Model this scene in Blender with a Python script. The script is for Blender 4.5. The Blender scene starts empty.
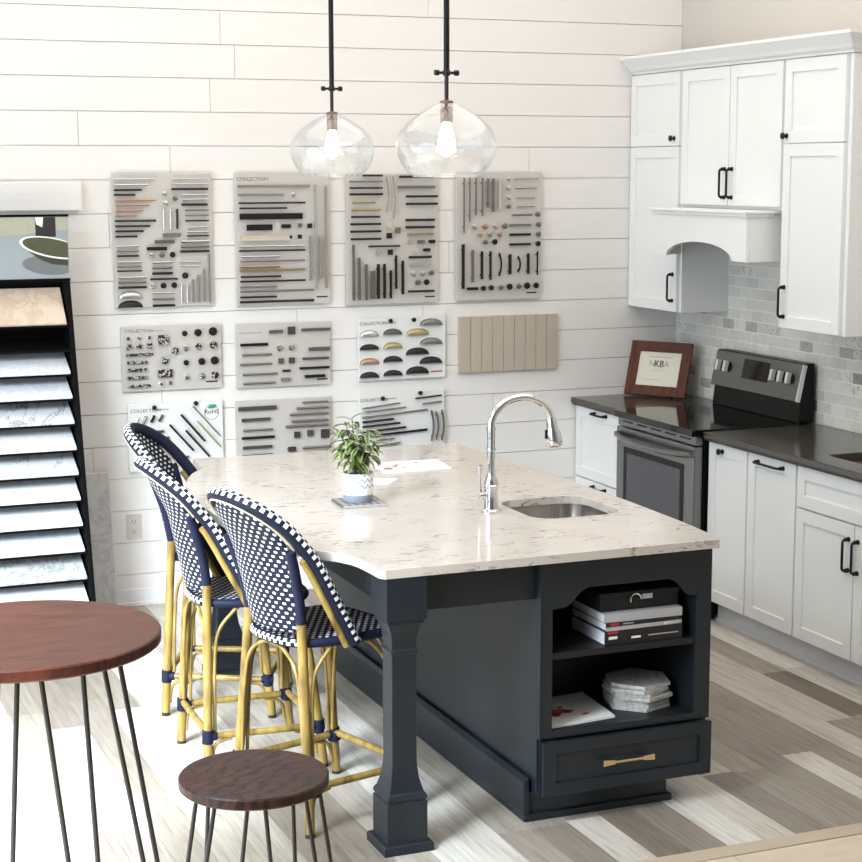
import bpy, bmesh, math, random
from mathutils import Vector, Matrix
from mathutils.geometry import tessellate_polygon
random.seed(7)
C = bpy.context.scene.collection
PI = math.pi

# ------------------------------------------------------------------ materials
def lin(c):
    return tuple((v/255/12.92 if v/255 <= .04045 else ((v/255+.055)/1.055)**2.4) for v in c) + (1,)

class NT:
    def __init__(self, name):
        self.m = bpy.data.materials.new(name); self.m.use_nodes = True
        self.t = self.m.node_tree; self.b = self.t.nodes['Principled BSDF']; self.out = self.t.nodes['Material Output']
    def n(self, typ, ins=None, **k):
        x = self.t.nodes.new(typ)
        for a, v in k.items(): setattr(x, a, v)
        for a, v in (ins or {}).items():
            if hasattr(v, 'is_output'): self.t.links.new(v, x.inputs[a])
            else: x.inputs[a].default_value = v
        return x
    def set(self, **k):
        for a, v in k.items():
            i = self.b.inputs[a.replace('_', ' ')]
            if hasattr(v, 'is_output'): self.t.links.new(v, i)
            else: i.default_value = v
        return self
    def math(self, op, a, b=None, c=None):
        ins = {0: a}
        if b is not None: ins[1] = b
        if c is not None: ins[2] = c
        return self.n('ShaderNodeMath', ins, operation=op).outputs[0]
    def mix(self, f, a, b):
        x = self.n('ShaderNodeMix', data_type='RGBA')
        for i, v in ((0, f), (6, a), (7, b)):
            if hasattr(v, 'is_output'): self.t.links.new(v, x.inputs[i])
            else: x.inputs[i].default_value = v
        return x.outputs[2]
    def ramp(self, f, stops, interp='LINEAR'):
        x = self.n('ShaderNodeValToRGB', {0: f}); e = x.color_ramp.elements; x.color_ramp.interpolation = interp
        while len(e) < len(stops): e.new(0.5)
        for el, (p, c) in zip(e, stops): el.position = p; el.color = c
        return x.outputs[0]
    def coord(self, which='Object', scale=(1, 1, 1), rot=(0, 0, 0)):
        tc = self.n('ShaderNodeTexCoord')
        return self.n('ShaderNodeMapping', {0: tc.outputs[which], 'Scale': scale, 'Rotation': rot}).outputs[0]
    def noise(self, vec, scale=5, detail=4, rough=.55, dist=0):
        return self.n('ShaderNodeTexNoise', {'Vector': vec, 'Scale': scale, 'Detail': detail, 'Roughness': rough, 'Distortion': dist}).outputs[0]
    def bump(self, h, strength=.2, dist=.01):
        self.set(Normal=self.n('ShaderNodeBump', {'Height': h, 'Strength': strength, 'Distance': dist}).outputs[0])
        return self

def simple(name, rgb, rough=.5, metal=0, var=.04, scale=12, **k):
    """plain painted / metal surface with a faint procedural unevenness"""
    t = NT(name); c = lin(rgb)
    f = t.noise(t.coord(), scale, 3)
    t.set(Base_Color=t.mix(f, tuple(min(1, v*(1-var)) for v in c[:3])+(1,), tuple(min(1, v*(1+var)) for v in c[:3])+(1,)), Roughness=rough, Metallic=metal, **k)
    return t.m

M = {}
M['wall'] = simple('shiplap_paint', (238, 234, 230), .55, var=.015, scale=3)
M['wall_right'] = simple('wall_paint', (208, 202, 195), .7, var=.015, scale=3)  # greyer than the back wall; shadow above the cabinets is put into this colour
M['ceiling'] = simple('ceiling_paint', (240, 238, 234), .8, var=.01)
M['trim'] = simple('trim_paint', (238, 238, 238), .4, var=.01)
M['cab'] = simple('cabinet_white', (240, 240, 238), .38, var=.01, scale=4)
M['toe'] = simple('toe_kick_white', (222, 224, 230), .4, var=.02)
M['navy'] = simple('island_slate_paint', (21, 29, 37), .42, var=.04, scale=5)
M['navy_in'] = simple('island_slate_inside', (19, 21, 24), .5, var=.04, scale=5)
M['black'] = simple('black_metal', (22, 21, 21), .38, .3, var=.1)
M['iron'] = simple('dark_iron', (58, 54, 53), .45, .55, var=.12, scale=40)
M['rack'] = simple('rack_black', (7, 7, 8), .7, 0, var=.1, Specular_IOR_Level=.1)
M['chrome'] = simple('chrome', (225, 225, 226), .08, 1, var=.01)
M['grip'] = simple('bright_steel', (232, 232, 230), .3, .3, var=.01)
M['brass'] = simple('brass', (212, 194, 156), .26, 1, var=.05)
M['glossblack'] = simple('black_glass', (6, 6, 7), .07, 0, var=.05)
M['blackplastic'] = simple('black_enamel', (7, 7, 7), .35, 0, var=.05, Specular_IOR_Level=.25)
M['ovenwin'] = simple('oven_window', (80, 80, 86), .16, .25, var=.04)
M['plate'] = simple('outlet_plastic', (208, 202, 194), .4, var=.02)
M['slot'] = simple('outlet_slot', (70, 66, 60), .5)
M['soil'] = simple('soil', (58, 42, 30), .95, var=.4, scale=90)
M['paper'] = simple('book_pages', (226, 226, 232), .7, var=.03, scale=60)
M['paperwhite'] = simple('white_print', (238, 236, 232), .5, var=.02)
M['faintink'] = simple('faint_print', (202, 192, 178), .5)
M['cream'] = simple('certificate_paper', (226, 220, 204), .55, var=.02)
M['red'] = simple('red_print', (176, 40, 52), .5)
M['ink'] = simple('black_print', (40, 38, 37), .5)
M['greyink'] = simple('grey_print', (120, 116, 112), .5)
M['paleink'] = simple('pale_grey_print', (176, 172, 166), .5)
M['bookblack'] = simple('book_cover_black', (26, 26, 30), .35)
M['bookgrey'] = simple('book_cover_grey', (176, 174, 176), .4)
M['boxblack'] = simple('box_black_cloth', (17, 17, 18), .7)
M['rubber'] = simple('rubber_foot', (44, 38, 30), .7)
M['leafgreen'] = simple('logo_green', (64, 158, 120), .5)
M['cork'] = simple('socket_bronze', (138, 112, 100), .5, .3, var=.15, scale=60)

def steel():
    t = NT('stainless_steel'); f = t.noise(t.coord(scale=(4, 4, 220)), 3, 2)
    t.set(Base_Color=t.mix(f, lin((116, 116, 116)), lin((144, 144, 143))), Metallic=.9, Roughness=.3); return t.m
M['steel'] = steel()
def sinksteel():
    t = NT('sink_steel'); f = t.noise(t.coord(scale=(60, 4, 4)), 3, 2)
    t.set(Base_Color=t.mix(f, lin((150, 144, 138)), lin((190, 184, 178))), Metallic=.95, Roughness=.22); return t.m
M['sink'] = sinksteel()
M['sinkdark'] = simple('composite_sink', (150, 124, 104), .45, var=.1)

def quartz():
    t = NT('white_quartz'); v = t.coord()
    a = t.noise(t.coord(scale=(5.5, 17, 12)), 2.6, 6, .62, 1.1)
    streak = t.ramp(a, [(.0, (0, 0, 0, 1)), (.575, (0, 0, 0, 1)), (.61, (1, 1, 1, 1)), (.64, (1, 1, 1, 1)), (.68, (.1, .1, .1, 1))])
    g = t.ramp(t.noise(t.coord(scale=(1, 1, 1)), 4.5, 3), [(.42, (0, 0, 0, 1)), (.6, (1, 1, 1, 1))])
    s = t.math('MULTIPLY', streak, g)
    cloud = t.noise(v, 7, 5)
    base = t.mix(cloud, lin((196, 186, 177)), lin((210, 202, 194)))
    t.set(Base_Color=t.mix(t.math('MULTIPLY', s, .85), base, lin((104, 98, 93))), Roughness=.1, IOR=1.5); return t.m
M['quartz'] = quartz()
def darkstone():
    t = NT('dark_counter'); f = t.noise(t.coord(), 160, 3)
    t.set(Base_Color=t.ramp(f, [(.35, lin((54, 50, 45))), (.65, lin((78, 73, 66)))]), Roughness=.16); return t.m
M['counter'] = darkstone()
def tile():
    t = NT('marble_tile'); r = t.n('ShaderNodeAttribute', attribute_name='rnd').outputs['Fac']
    base = t.ramp(r, [(0, lin((228, 225, 217))), (.45, lin((236, 233, 225))), (.72, lin((220, 217, 209))), (.90, lin((188, 186, 181))), (.96, lin((158, 156, 152)))], 'CONSTANT')
    off = t.n('ShaderNodeCombineXYZ', {0: t.math('MULTIPLY', r, 37.0), 1: t.math('MULTIPLY', r, 91.0), 2: 0.0}).outputs[0]
    v = t.n('ShaderNodeVectorMath', {0: t.coord(), 1: off}, operation='ADD').outputs[0]
    vein = t.ramp(t.noise(v, 26, 5, .6, 1.6), [(.52, (0, 0, 0, 1)), (.6, (1, 1, 1, 1)), (.66, (0, 0, 0, 1))])
    amt = t.math('MULTIPLY', vein, t.ramp(r, [(0, (.12, .12, .12, 1)), (.64, (.6, .6, .6, 1)), (.68, (.15, .15, .15, 1)), (.86, (.5, .5, .5, 1))], 'CONSTANT'))
    t.set(Base_Color=t.mix(amt, base, lin((112, 112, 112))), Roughness=.3); return t.m
M['tile'] = tile()
M['grout'] = simple('grout', (248, 246, 240), .8)
def planks():
    t = NT('floor_planks'); r = t.n('ShaderNodeAttribute', attribute_name='rnd').outputs['Fac']
    base = t.ramp(r, [(0, lin((112, 101, 91))), (.3, lin((138, 128, 117))), (.55, lin((160, 150, 139))), (.7, lin((184, 176, 165))), (.82, lin((204, 199, 190))), (1, lin((220, 216, 209)))])
    off = t.n('ShaderNodeCombineXYZ', {0: t.math('MULTIPLY', r, 53.0), 1: t.math('MULTIPLY', r, 17.0), 2: 0.0}).outputs[0]
    v = t.n('ShaderNodeVectorMath', {0: t.coord(scale=(26, 1.5, 1)), 1: off}, operation='ADD').outputs[0]
    g = t.noise(v, 2.2, 7, .65, .6)
    k = t.ramp(g, [(.30, (.62, .60, .58, 1)), (.48, (.95, .94, .93, 1)), (.68, (1.14, 1.14, 1.14, 1))])
    mul = t.n('ShaderNodeMix', data_type='RGBA', blend_type='MULTIPLY'); mul.inputs[0].default_value = 1
    t.t.links.new(base, mul.inputs[6]); t.t.links.new(k, mul.inputs[7])
    t.set(Base_Color=mul.outputs[2], Roughness=.42).bump(g, .08, .004); return t.m
M['planks'] = planks()
def tanfloor():
    t = NT('tan_floor_tile'); f = t.noise(t.coord(scale=(2, 5, 1)), 3, 6)
    t.set(Base_Color=t.mix(f, lin((190, 172, 148)), lin((222, 206, 184))), Roughness=.4); return t.m
M['tan'] = tanfloor()
M['tanstrip'] = simple('threshold_tan', (186, 168, 146), .4, var=.08)
M['tangrout'] = simple('tan_grout', (150, 132, 112), .8)
def wood(name, dark, light, rough=.3, cathedral=0):
    t = NT(name); fine = t.noise(t.coord(scale=(1.3, 17, 1.3), rot=(0, 0, .3)), 5, 7, .68)
    col = t.ramp(fine, [(.34, lin(dark)), (.64, lin(light))])
    if cathedral:
        w = t.n('ShaderNodeTexWave', {'Vector': t.coord(scale=(1, 2.6, 1), rot=(0, 0, .5)), 'Scale': 5.5, 'Distortion': 9.0, 'Detail': 1.5, 'Detail Scale': 1.6}, wave_type='BANDS').outputs['Fac']
        col = t.mix(t.math('MULTIPLY', t.ramp(w, [(.10, (1, 1, 1, 1)), (.34, (0, 0, 0, 1))]), cathedral), col, lin((16, 8, 6)))
    t.set(Base_Color=col, Roughness=rough, Specular_IOR_Level=.3).bump(fine, .1, .002); return t.m
M['walnut'] = wood('stained_wood', (26, 12, 9), (88, 45, 32), .38)
M['walnut2'] = wood('stained_wood_dark', (28, 14, 11), (68, 36, 27), .45, .9)
M['frame'] = wood('frame_wood', (66, 33, 22), (104, 56, 38), .4)
def bamboo():
    t = NT('bamboo_cane'); f = t.noise(t.coord(scale=(1, 1, .25)), 26, 4)
    t.set(Base_Color=t.ramp(f, [(.3, lin((100, 78, 38))), (.5, lin((148, 122, 62))), (.7, lin((172, 146, 82)))]), Roughness=.38); return t.m
M['bamboo'] = bamboo()
M['cane'] = simple('pale_cane', (204, 190, 160), .45)
def weave(name, cu, cv, fw=.40, fh=.36):
    """oval white strand crossings staggered on navy; UV is in metres"""
    t = NT(name); uv = t.n('ShaderNodeTexCoord').outputs['UV']; s = t.n('ShaderNodeSeparateXYZ', {0: uv})
    v = t.math('DIVIDE', s.outputs[1], cv); row = t.math('FLOOR', v)
    u = t.math('ADD', t.math('DIVIDE', s.outputs[0], cu), t.math('MULTIPLY', row, .5))
    du = t.math('DIVIDE', t.math('SUBTRACT', t.math('FRACT', u), .5), fw)
    dv = t.math('DIVIDE', t.math('SUBTRACT', t.math('FRACT', v), .5), fh*1.35)
    p4 = lambda x: t.math('POWER', t.math('ABSOLUTE', x), 3.0)
    d = t.math('ADD', p4(du), p4(dv))
    f = t.ramp(d, [(.45, (1, 1, 1, 1)), (.75, (0, 0, 0, 1))])
    t.set(Base_Color=t.mix(f, lin((17, 22, 44)), lin((232, 232, 232))), Roughness=.6, Specular_IOR_Level=.25).bump(f, .5, .004); return t.m
M['weave'] = weave('woven_navy_white', .030, .0170, .25, .24)
def rimmat():
    """tube UV: u metres along, v 0..1 around; white strand squares on the outer edge"""
    t = NT('woven_rim'); uv = t.n('ShaderNodeTexCoord').outputs['UV']; s = t.n('ShaderNodeSeparateXYZ', {0: uv})
    u = t.math('DIVIDE', s.outputs[0], .027); v = t.math('MULTIPLY', s.outputs[1], 8.0)
    band = t.math('MULTIPLY', t.math('GREATER_THAN', v, 3.0), t.math('LESS_THAN', v, 5.0))
    uu = t.math('FRACT', t.math('ADD', u, t.math('MULTIPLY', t.math('FLOOR', v), .5)))
    w = t.math('MULTIPLY', band, t.math('LESS_THAN', uu, .5))
    t.set(Base_Color=t.mix(w, lin((18, 22, 42)), lin((236, 236, 236))), Roughness=.6, Specular_IOR_Level=.25).bump(w, .4, .004); return t.m
M['rim'] = rimmat()
M['wrap'] = simple('navy_wrap', (22, 27, 52), .6, var=.25, scale=120, Specular_IOR_Level=.25)
def glass():
    t = NT('clear_seeded_glass')
    n = t.noise(t.coord(), 22, 3)
    b = t.n('ShaderNodeBump', {'Height': n, 'Strength': .25, 'Distance': .02}).outputs[0]
    lw = t.n('ShaderNodeLayerWeight', {'Blend': .5, 'Normal': b}).outputs['Facing']; lw = t.math('ADD', t.math('MULTIPLY', t.math('POWER', lw, 3.0), .55), .05)
    tr = t.n('ShaderNodeBsdfTransparent', {0: (.975, .98, .98, 1)}); gl = t.n('ShaderNodeBsdfGlossy', {0: (1, 1, 1, 1), 'Roughness': .03, 'Normal': b})
    mx = t.n('ShaderNodeMixShader', {0: lw, 1: tr.outputs[0], 2: gl.outputs[0]})
    t.t.links.new(mx.outputs[0], t.out.inputs[0]); return t.m
M['glass'] = glass()
def bulb():
    t = NT('bulb_glow'); t.set(Base_Color=(1, .9, .75, 1), Emission_Color=(1, .76, .48, 1), Emission_Strength=8.0); return t.m
M['bulb'] = bulb()
def leaf():
    t = NT('variegated_leaf'); uv = t.n('ShaderNodeTexCoord').outputs['UV']; s = t.n('ShaderNodeSeparateXYZ', {0: uv})
    e = t.math('ABSOLUTE', t.math('SUBTRACT', s.outputs[1], .5))
    r = t.n('ShaderNodeAttribute', attribute_name='rnd').outputs['Fac']
    g = t.mix(r, lin((44, 68, 28)), lin((92, 118, 54)))
    f = t.ramp(e, [(.2, (0, 0, 0, 1)), (.38, (1, 1, 1, 1))])
    t.set(Base_Color=t.mix(t.math('MULTIPLY', f, .6), g, lin((192, 200, 144))), Roughness=.4); return t.m
M['leaf'] = leaf()
M['stem'] = simple('plant_stem', (116, 128, 74), .6)
def potmat():
    """white glaze with rows of small blue-grey chevrons"""
    t = NT('pot_glaze'); uv = t.n('ShaderNodeTexCoord').outputs['UV']; s = t.n('ShaderNodeSeparateXYZ', {0: uv})
    u = t.math('FRACT', t.math('MULTIPLY', s.outputs[0], 15.0)); z = s.outputs[1]
    tri = t.math('ABSOLUTE', t.math('SUBTRACT', u, .5))
    zz = t.math('MULTIPLY', z, 3.6)
    d = t.math('ABSOLUTE', t.math('SUBTRACT', t.math('FRACT', zz), t.math('ADD', t.math('MULTIPLY', tri, 1.1), .2)))
    line = t.math('MULTIPLY', t.math('LESS_THAN', d, .13), t.math('GREATER_THAN', z, .30))
    t.set(Base_Color=t.mix(line, lin((238, 240, 242)), lin((150, 162, 178))), Roughness=.25); return t.m
M['pot'] = potmat()
M['potbase'] = simple('pot_grey_band', (140, 148, 160), .4)
def patterned():
    t = NT('patterned_tile'); c = t.n('ShaderNodeTexChecker', {'Vector': t.coord(rot=(0, 0, .78)), 'Scale': 52, 'Color1': lin((88, 88, 90)), 'Color2': lin((176, 174, 172))})
    t.set(Base_Color=c.outputs[0], Roughness=.35); return t.m
M['coaster'] = patterned()
def slab(name, base, vein, sc=9, amt=.6, w=.06):
    t = NT(name); f = t.noise(t.coord(), sc, 6, .6, 1.2)
    v = t.ramp(f, [(.5-w, (0, 0, 0, 1)), (.5, (1, 1, 1, 1)), (.5+w, (0, 0, 0, 1))])
    t.set(Base_Color=t.mix(t.math('MULTIPLY', v, amt), lin(base), lin(vein)), Roughness=.25); return t.m
M['hex'] = slab('hex_marble', (196, 194, 190), (138, 136, 134), 16, .55, .06)
M['steelboard'] = simple('display_board_grey', (206, 201, 195), .45, .1, var=.03, scale=6)
M['whiteboard'] = simple('display_board_white', (232, 232, 230), .45, 0, var=.015)
M['beadboard'] = simple('beige_beadboard', (190, 178, 162), .5, var=.03)
# hardware finishes
FIN = {'s': simple('polished_nickel', (204, 202, 199), .24, .95), 'n': simple('satin_nickel', (132, 128, 124), .34, .85),
       'd': simple('oil_black_finish', (36, 33, 32), .4, .4), 'b': simple('dark_pewter', (96, 90, 86), .4, .7),
       'g': simple('brushed_gold', (172, 160, 116), .32, .8), 'p': simple('copper_finish', (184, 148, 126), .3, .85),
       'w': simple('pale_finish', (218, 210, 190), .35, .4)}

def ornate():
    t = NT('pierced_nickel'); v = t.n('ShaderNodeTexVoronoi', {'Vector': t.coord(), 'Scale': 95}).outputs['Distance']
    f = t.ramp(v, [(.38, (0, 0, 0, 1)), (.52, (1, 1, 1, 1))])
    t.set(Base_Color=t.mix(f, lin((206, 202, 197)), lin((60, 56, 54))), Metallic=.6, Roughness=.35).bump(f, .5, .003); return t.m
FIN['o'] = ornate()
# ------------------------------------------------------------------ mesh builder
class MB:
    def __init__(s):
        s.bm = bmesh.new(); s.uv = s.bm.loops.layers.uv.new('UVMap'); s.r = s.bm.faces.layers.float.new('rnd')
    def face(s, vs, rnd=0, uvs=None):
        try: f = s.bm.faces.new(vs)
        except ValueError: return None
        f[s.r] = rnd
        if uvs:
            for l, q in zip(f.loops, uvs): l[s.uv].uv = q
        return f
    def box(s, x0, x1, y0, y1, z0, z1, rnd=0, mat=None):
        c = [Vector((x, y, z)) for x in (x0, x1) for y in (y0, y1) for z in (z0, z1)]
        if mat: c = [mat @ q for q in c]
        v = [s.bm.verts.new(q) for q in c]
        for i in ((0, 1, 3, 2), (4, 6, 7, 5), (0, 4, 5, 1), (2, 3, 7, 6), (0, 2, 6, 4), (1, 5, 7, 3)): s.face([v[k] for k in i], rnd)
        return s
    def tube(s, pts, r, n=8, closed=False, v0=None, up=None, sx=1.0, sy=1.0):
        """sweep; UV u = metres along, v = around (v=.5 points along `up`)"""
        P = [Vector(p) for p in pts]; N = len(P); R = r if isinstance(r, (list, tuple)) else [r]*N
        T = []
        for i in range(N):
            a = P[(i-1) % N] if closed or i else P[0]; b = P[(i+1) % N] if closed or i < N-1 else P[-1]
            T.append((b-a).normalized())
        ref = Vector(up) if up else (Vector((0, 0, 1)) if abs(T[0].z) < .9 else Vector((1, 0, 0)))
        rings = []; L = 0; Ls = []
        for i in range(N):
            u_ = ref if not callable(v0) else v0(P[i])
            side = T[i].cross(u_).normalized(); nn = side.cross(T[i]).normalized()
            if not callable(v0): ref = nn
            if i: L += (P[i]-P[i-1]).length
            Ls.append(L)
            rings.append([s.bm.verts.new(P[i] + R[i]*(sx*math.sin(2*PI*(k/n-.5))*side + sy*math.cos(2*PI*(k/n-.5))*nn)) for k in range(n)])
        M_ = N if closed else N-1
        for i in range(M_):
            j = (i+1) % N; la, lb = Ls[i], (Ls[j] if j else L+(P[0]-P[-1]).length)
            for k in range(n):
                k2 = (k+1) % n
                s.face([rings[i][k], rings[i][k2], rings[j][k2], rings[j][k]], 0, [(la, k/n), (la, (k+1)/n), (lb, (k+1)/n), (lb, k/n)])
        if not closed:
            s.face(list(reversed(rings[0]))); s.face(rings[-1])
        return s
    def cyl(s, a, b, r, r2=None, n=14):
        return s.tube([a, b], [r, r if r2 is None else r2], n)
    def lathe(s, prof, c=(0, 0, 0), n=32, close=False):
        c = Vector(c); rings = []
        H = max(1e-6, max(z for _, z in prof)-min(z for _, z in prof)); z0 = min(z for _, z in prof)
        for r, z in prof:
            rings.append([s.bm.verts.new(c+Vector((r*math.cos(2*PI*k/n), r*math.sin(2*PI*k/n), z))) for k in range(n)] if r > 1e-6 else [s.bm.verts.new(c+Vector((0, 0, z)))])
        for (a, b, pa, pb) in zip(rings, rings[1:], prof, prof[1:]):
            va, vb = (pa[1]-z0)/H, (pb[1]-z0)/H
            for k in range(n):
                k2 = (k+1) % n; ua, ub = k/n, (k+1)/n
                if len(a) == 1 and len(b) == 1: continue
                if len(a) == 1: s.face([a[0], b[k2], b[k]], 0, [(ua, va), (ub, vb), (ua, vb)])
                elif len(b) == 1: s.face([a[k], a[k2], b[0]], 0, [(ua, va), (ub, va), (ua, vb)])
                else: s.face([a[k], a[k2], b[k2], b[k]], 0, [(ua, va), (ub, va), (ub, vb), (ua, vb)])
        return s
    def plate(s, loops, t0, t1, fn=lambda a, b, t: (a, b, t), rnd=0):
        """extrude a 2D polygon (first loop outer, others holes) from t0 to t1 through fn(a, b, t)"""
        flat = [q for l in loops for q in l]
        tris = tessellate_polygon([[Vector((a, b, 0)) for a, b in l] for l in loops])
        A = [s.bm.verts.new(fn(a, b, t0)) for a, b in flat]; B = [s.bm.verts.new(fn(a, b, t1)) for a, b in flat]
        for t in tris:
            s.face([A[i] for i in t], rnd, [flat[i] for i in t]); s.face([B[i] for i in reversed(t)], rnd, [flat[i] for i in reversed(t)])
        o = 0
        for l in loops:
            n = len(l)
            for i in range(n):
                j = (i+1) % n
                s.face([A[o+i], A[o+j], B[o+j], B[o+i]], rnd, [(i*.02, 0), (i*.02+.02, 0), (i*.02+.02, .02), (i*.02, .02)])
            o += n
        return s
    def grid(s, fn, nu, nv, uvfn=None):
        V = [[s.bm.verts.new(fn(i/nu, j/nv)) for j in range(nv+1)] for i in range(nu+1)]
        for i in range(nu):
            for j in range(nv):
                q = [(i, j), (i+1, j), (i+1, j+1), (i, j+1)]
                s.face([V[a][b] for a, b in q], 0, [uvfn(a/nu, b/nv) for a, b in q] if uvfn else None)
        return s

def wloc(o):
    v = Vector((0, 0, 0))
    while o is not None: v += o.location; o = o.parent
    return v

def obj(name, mb, mat, parent=None, org=None, smooth=0, bevel=0, seg=2, world=True, solid=0):
    """link one mesh object; coordinates in mb are world metres (or the parent's own frame when world=False)"""
    bm = mb.bm
    bmesh.ops.remove_doubles(bm, verts=bm.verts, dist=1e-6)
    bmesh.ops.recalc_face_normals(bm, faces=bm.faces)
    if world:
        base = wloc(parent) if parent else Vector(org or (0, 0, 0))
        bmesh.ops.translate(bm, verts=bm.verts, vec=-base)
    me = bpy.data.meshes.new(name); bm.to_mesh(me); bm.free()
    o = bpy.data.objects.new(name, me); C.objects.link(o); me.materials.append(M[mat] if isinstance(mat, str) else mat)
    if parent: o.parent = parent
    elif org: o.location = org
    if smooth:
        for p in me.polygons: p.use_smooth = True
        me.set_sharp_from_angle(angle=math.radians(smooth))
    if solid:
        md = o.modifiers.new('thickness', 'SOLIDIFY'); md.thickness = solid; md.offset = 0
    if bevel:
        md = o.modifiers.new('bevel', 'BEVEL'); md.width = bevel; md.segments = seg; md.limit_method = 'ANGLE'; md.angle_limit = math.radians(38); md.harden_normals = False
    return o

def tag(o, label, cat, group=None, kind=None):
    o['label'] = label; o['category'] = cat
    if group: o['group'] = group
    if kind: o['kind'] = kind
    return o
def thing(name, label, cat, loc, rz=0, group=None):
    o = bpy.data.objects.new(name, None); C.objects.link(o); o.location = loc; o.rotation_euler = (0, 0, rz); o.empty_display_size = .1
    return tag(o, label, cat, group)
def struct(name, mb, mat, **k):
    label = k.pop('label'); cat = k.pop('cat')
    o = obj(name, mb, mat, **k); return tag(o, label, cat, kind='structure')
def copy_tree(o, parent=None):
    c = o.copy(); C.objects.link(c)
    if parent: c.parent = parent
    for ch in list(o.children): copy_tree(ch, c)
    return c

def lettering(text, size, mat, parent, fn, name='lettering', ext=.0006, world=True, align='LEFT'):
    """text -> mesh; fn maps text-plane (x, y, depth) to world"""
    cu = bpy.data.curves.new(name, 'FONT'); cu.body = text; cu.size = size; cu.extrude = ext; cu.align_x = align; cu.resolution_u = 3
    t = bpy.data.objects.new(name, cu); C.objects.link(t)
    dg = bpy.context.evaluated_depsgraph_get(); me = bpy.data.meshes.new_from_object(t.evaluated_get(dg))
    bpy.data.objects.remove(t); bpy.data.curves.remove(cu)
    base = wloc(parent) if world else Vector((0, 0, 0))
    for v in me.vertices: v.co = Vector(fn(v.co.x, v.co.y, v.co.z)) - base
    me.name = name; me.materials.clear(); me.materials.append(M[mat])
    o = bpy.data.objects.new(name, me); C.objects.link(o); o.parent = parent
    return o

def arc(cx, cy, r, a0, a1, n):
    return [(cx+r*math.cos(math.radians(a0+(a1-a0)*i/n)), cy+r*math.sin(math.radians(a0+(a1-a0)*i/n))) for i in range(n+1)]
def rrect(x0, x1, y0, y1, r, n=5):
    return arc(x1-r, y1-r, r, 0, 90, n)+arc(x0+r, y1-r, r, 90, 180, n)+arc(x0+r, y0+r, r, 180, 270, n)+arc(x1-r, y0+r, r, 270, 360, n)
def smoothpts(P, n=6):
    """Catmull-Rom through points"""
    P = [Vector(p) for p in P]; out = []
    for i in range(len(P)-1):
        a = P[i-1] if i else P[0]*2-P[1]; b, c = P[i], P[i+1]; d = P[i+2] if i+2 < len(P) else P[-1]*2-P[-2]
        for k in range(n):
            t = k/n
            out.append(.5*((2*b)+(c-a)*t+(2*a-5*b+4*c-d)*t*t+(3*b-a-3*c+d)*t**3))
    out.append(P[-1]); return out

# ------------------------------------------------------------------ camera
cam = bpy.data.cameras.new('camera'); co = bpy.data.objects.new('camera', cam); C.objects.link(co)
R_ = Vector((0.92607047, -0.37734648, -0.00176702)); U_ = Vector((0.05779717, 0.13721322, 0.98885389)); F_ = Vector((0.37289808, 0.91585051, -0.14887866))
mw = Matrix((R_, U_, -F_)).transposed().to_4x4(); mw.translation = Vector((-4.81328, -8.25717, 2.11804)); co.matrix_world = mw
cam.sensor_width = 36; cam.lens = 1733.294*36/862; cam.clip_start = .05; cam.clip_end = 100
bpy.context.scene.camera = co

# ------------------------------------------------------------------ the room
XL, YF, ZC = -8.0, -11.5, 3.6
m = MB()                                                    # shiplap boards, each with its own gap
SP, Z8 = .160, 1.4351
joints = {-1: [-2.54], 1: [-2.596], 2: [-3.235], 3: [-2.799, -.898], 6: [-1.35], 8: [-2.173, -1.495], 10: [-2.867], 12: [-3.213], 11: [-1.098]}
m.box(XL, .12, .012, .12, 0, ZC)
for k in range(-6, 18):
    zt = Z8+(8-k)*SP; zb = zt-SP
    if zb > ZC or zt < 0: continue
    rng = random.Random(k*13+5)
    js = joints.get(k) or [-1.1-rng.random()*2.2]
    js = sorted(set([XL]+[j for j in js]+[max(XL+.3, js[0]-2.44-rng.random())]+[.0]))
    for a, b in zip(js, js[1:]):
        m.box(a+.0012, b-.0012, 0, .014, max(0, zb)+.0016, min(ZC, zt)-.0016)
struct('wall_back', m, 'wall', label='white shiplap back wall of wide horizontal painted boards', cat='wall')
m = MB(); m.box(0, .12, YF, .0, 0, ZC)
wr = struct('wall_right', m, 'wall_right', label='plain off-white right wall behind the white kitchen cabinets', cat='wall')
m = MB(); m.box(XL, .12, YF, .12, ZC, ZC+.1)
struct('ceiling', m, 'ceiling', label='plain white ceiling above the showroom, out of the picture', cat='ceiling')

# tiled backsplash on the right wall
m = MB(); rng = random.Random(3); th, tw = .0555, .108
z = .914; row = 0
while z < 1.96:
    y = 0.0 - (0 if row % 2 else .054); first = True
    y = -.0
    ystart = 0
    a = 0.0
    if row % 2: w0 = tw*.5
    else: w0 = tw
    b = a-w0
    while a > -3.0:
        b2 = max(b, -3.0)
        if a-b2 > .012: m.box(-.0065, -.002, b2+.0026, a-.0026, z+.0026, z+th-.0026, rng.random())
        a = b; b = a-tw
    z += th; row += 1
bs = obj('backsplash', m, 'tile', wr)
bs['label'] = 'small marble brick tiles above the dark counter'
m = MB(); m.box(-.0045, 0, -3.0, 0, .914, 1.96); obj('grout_bed', m, 'grout', bs)

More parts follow.
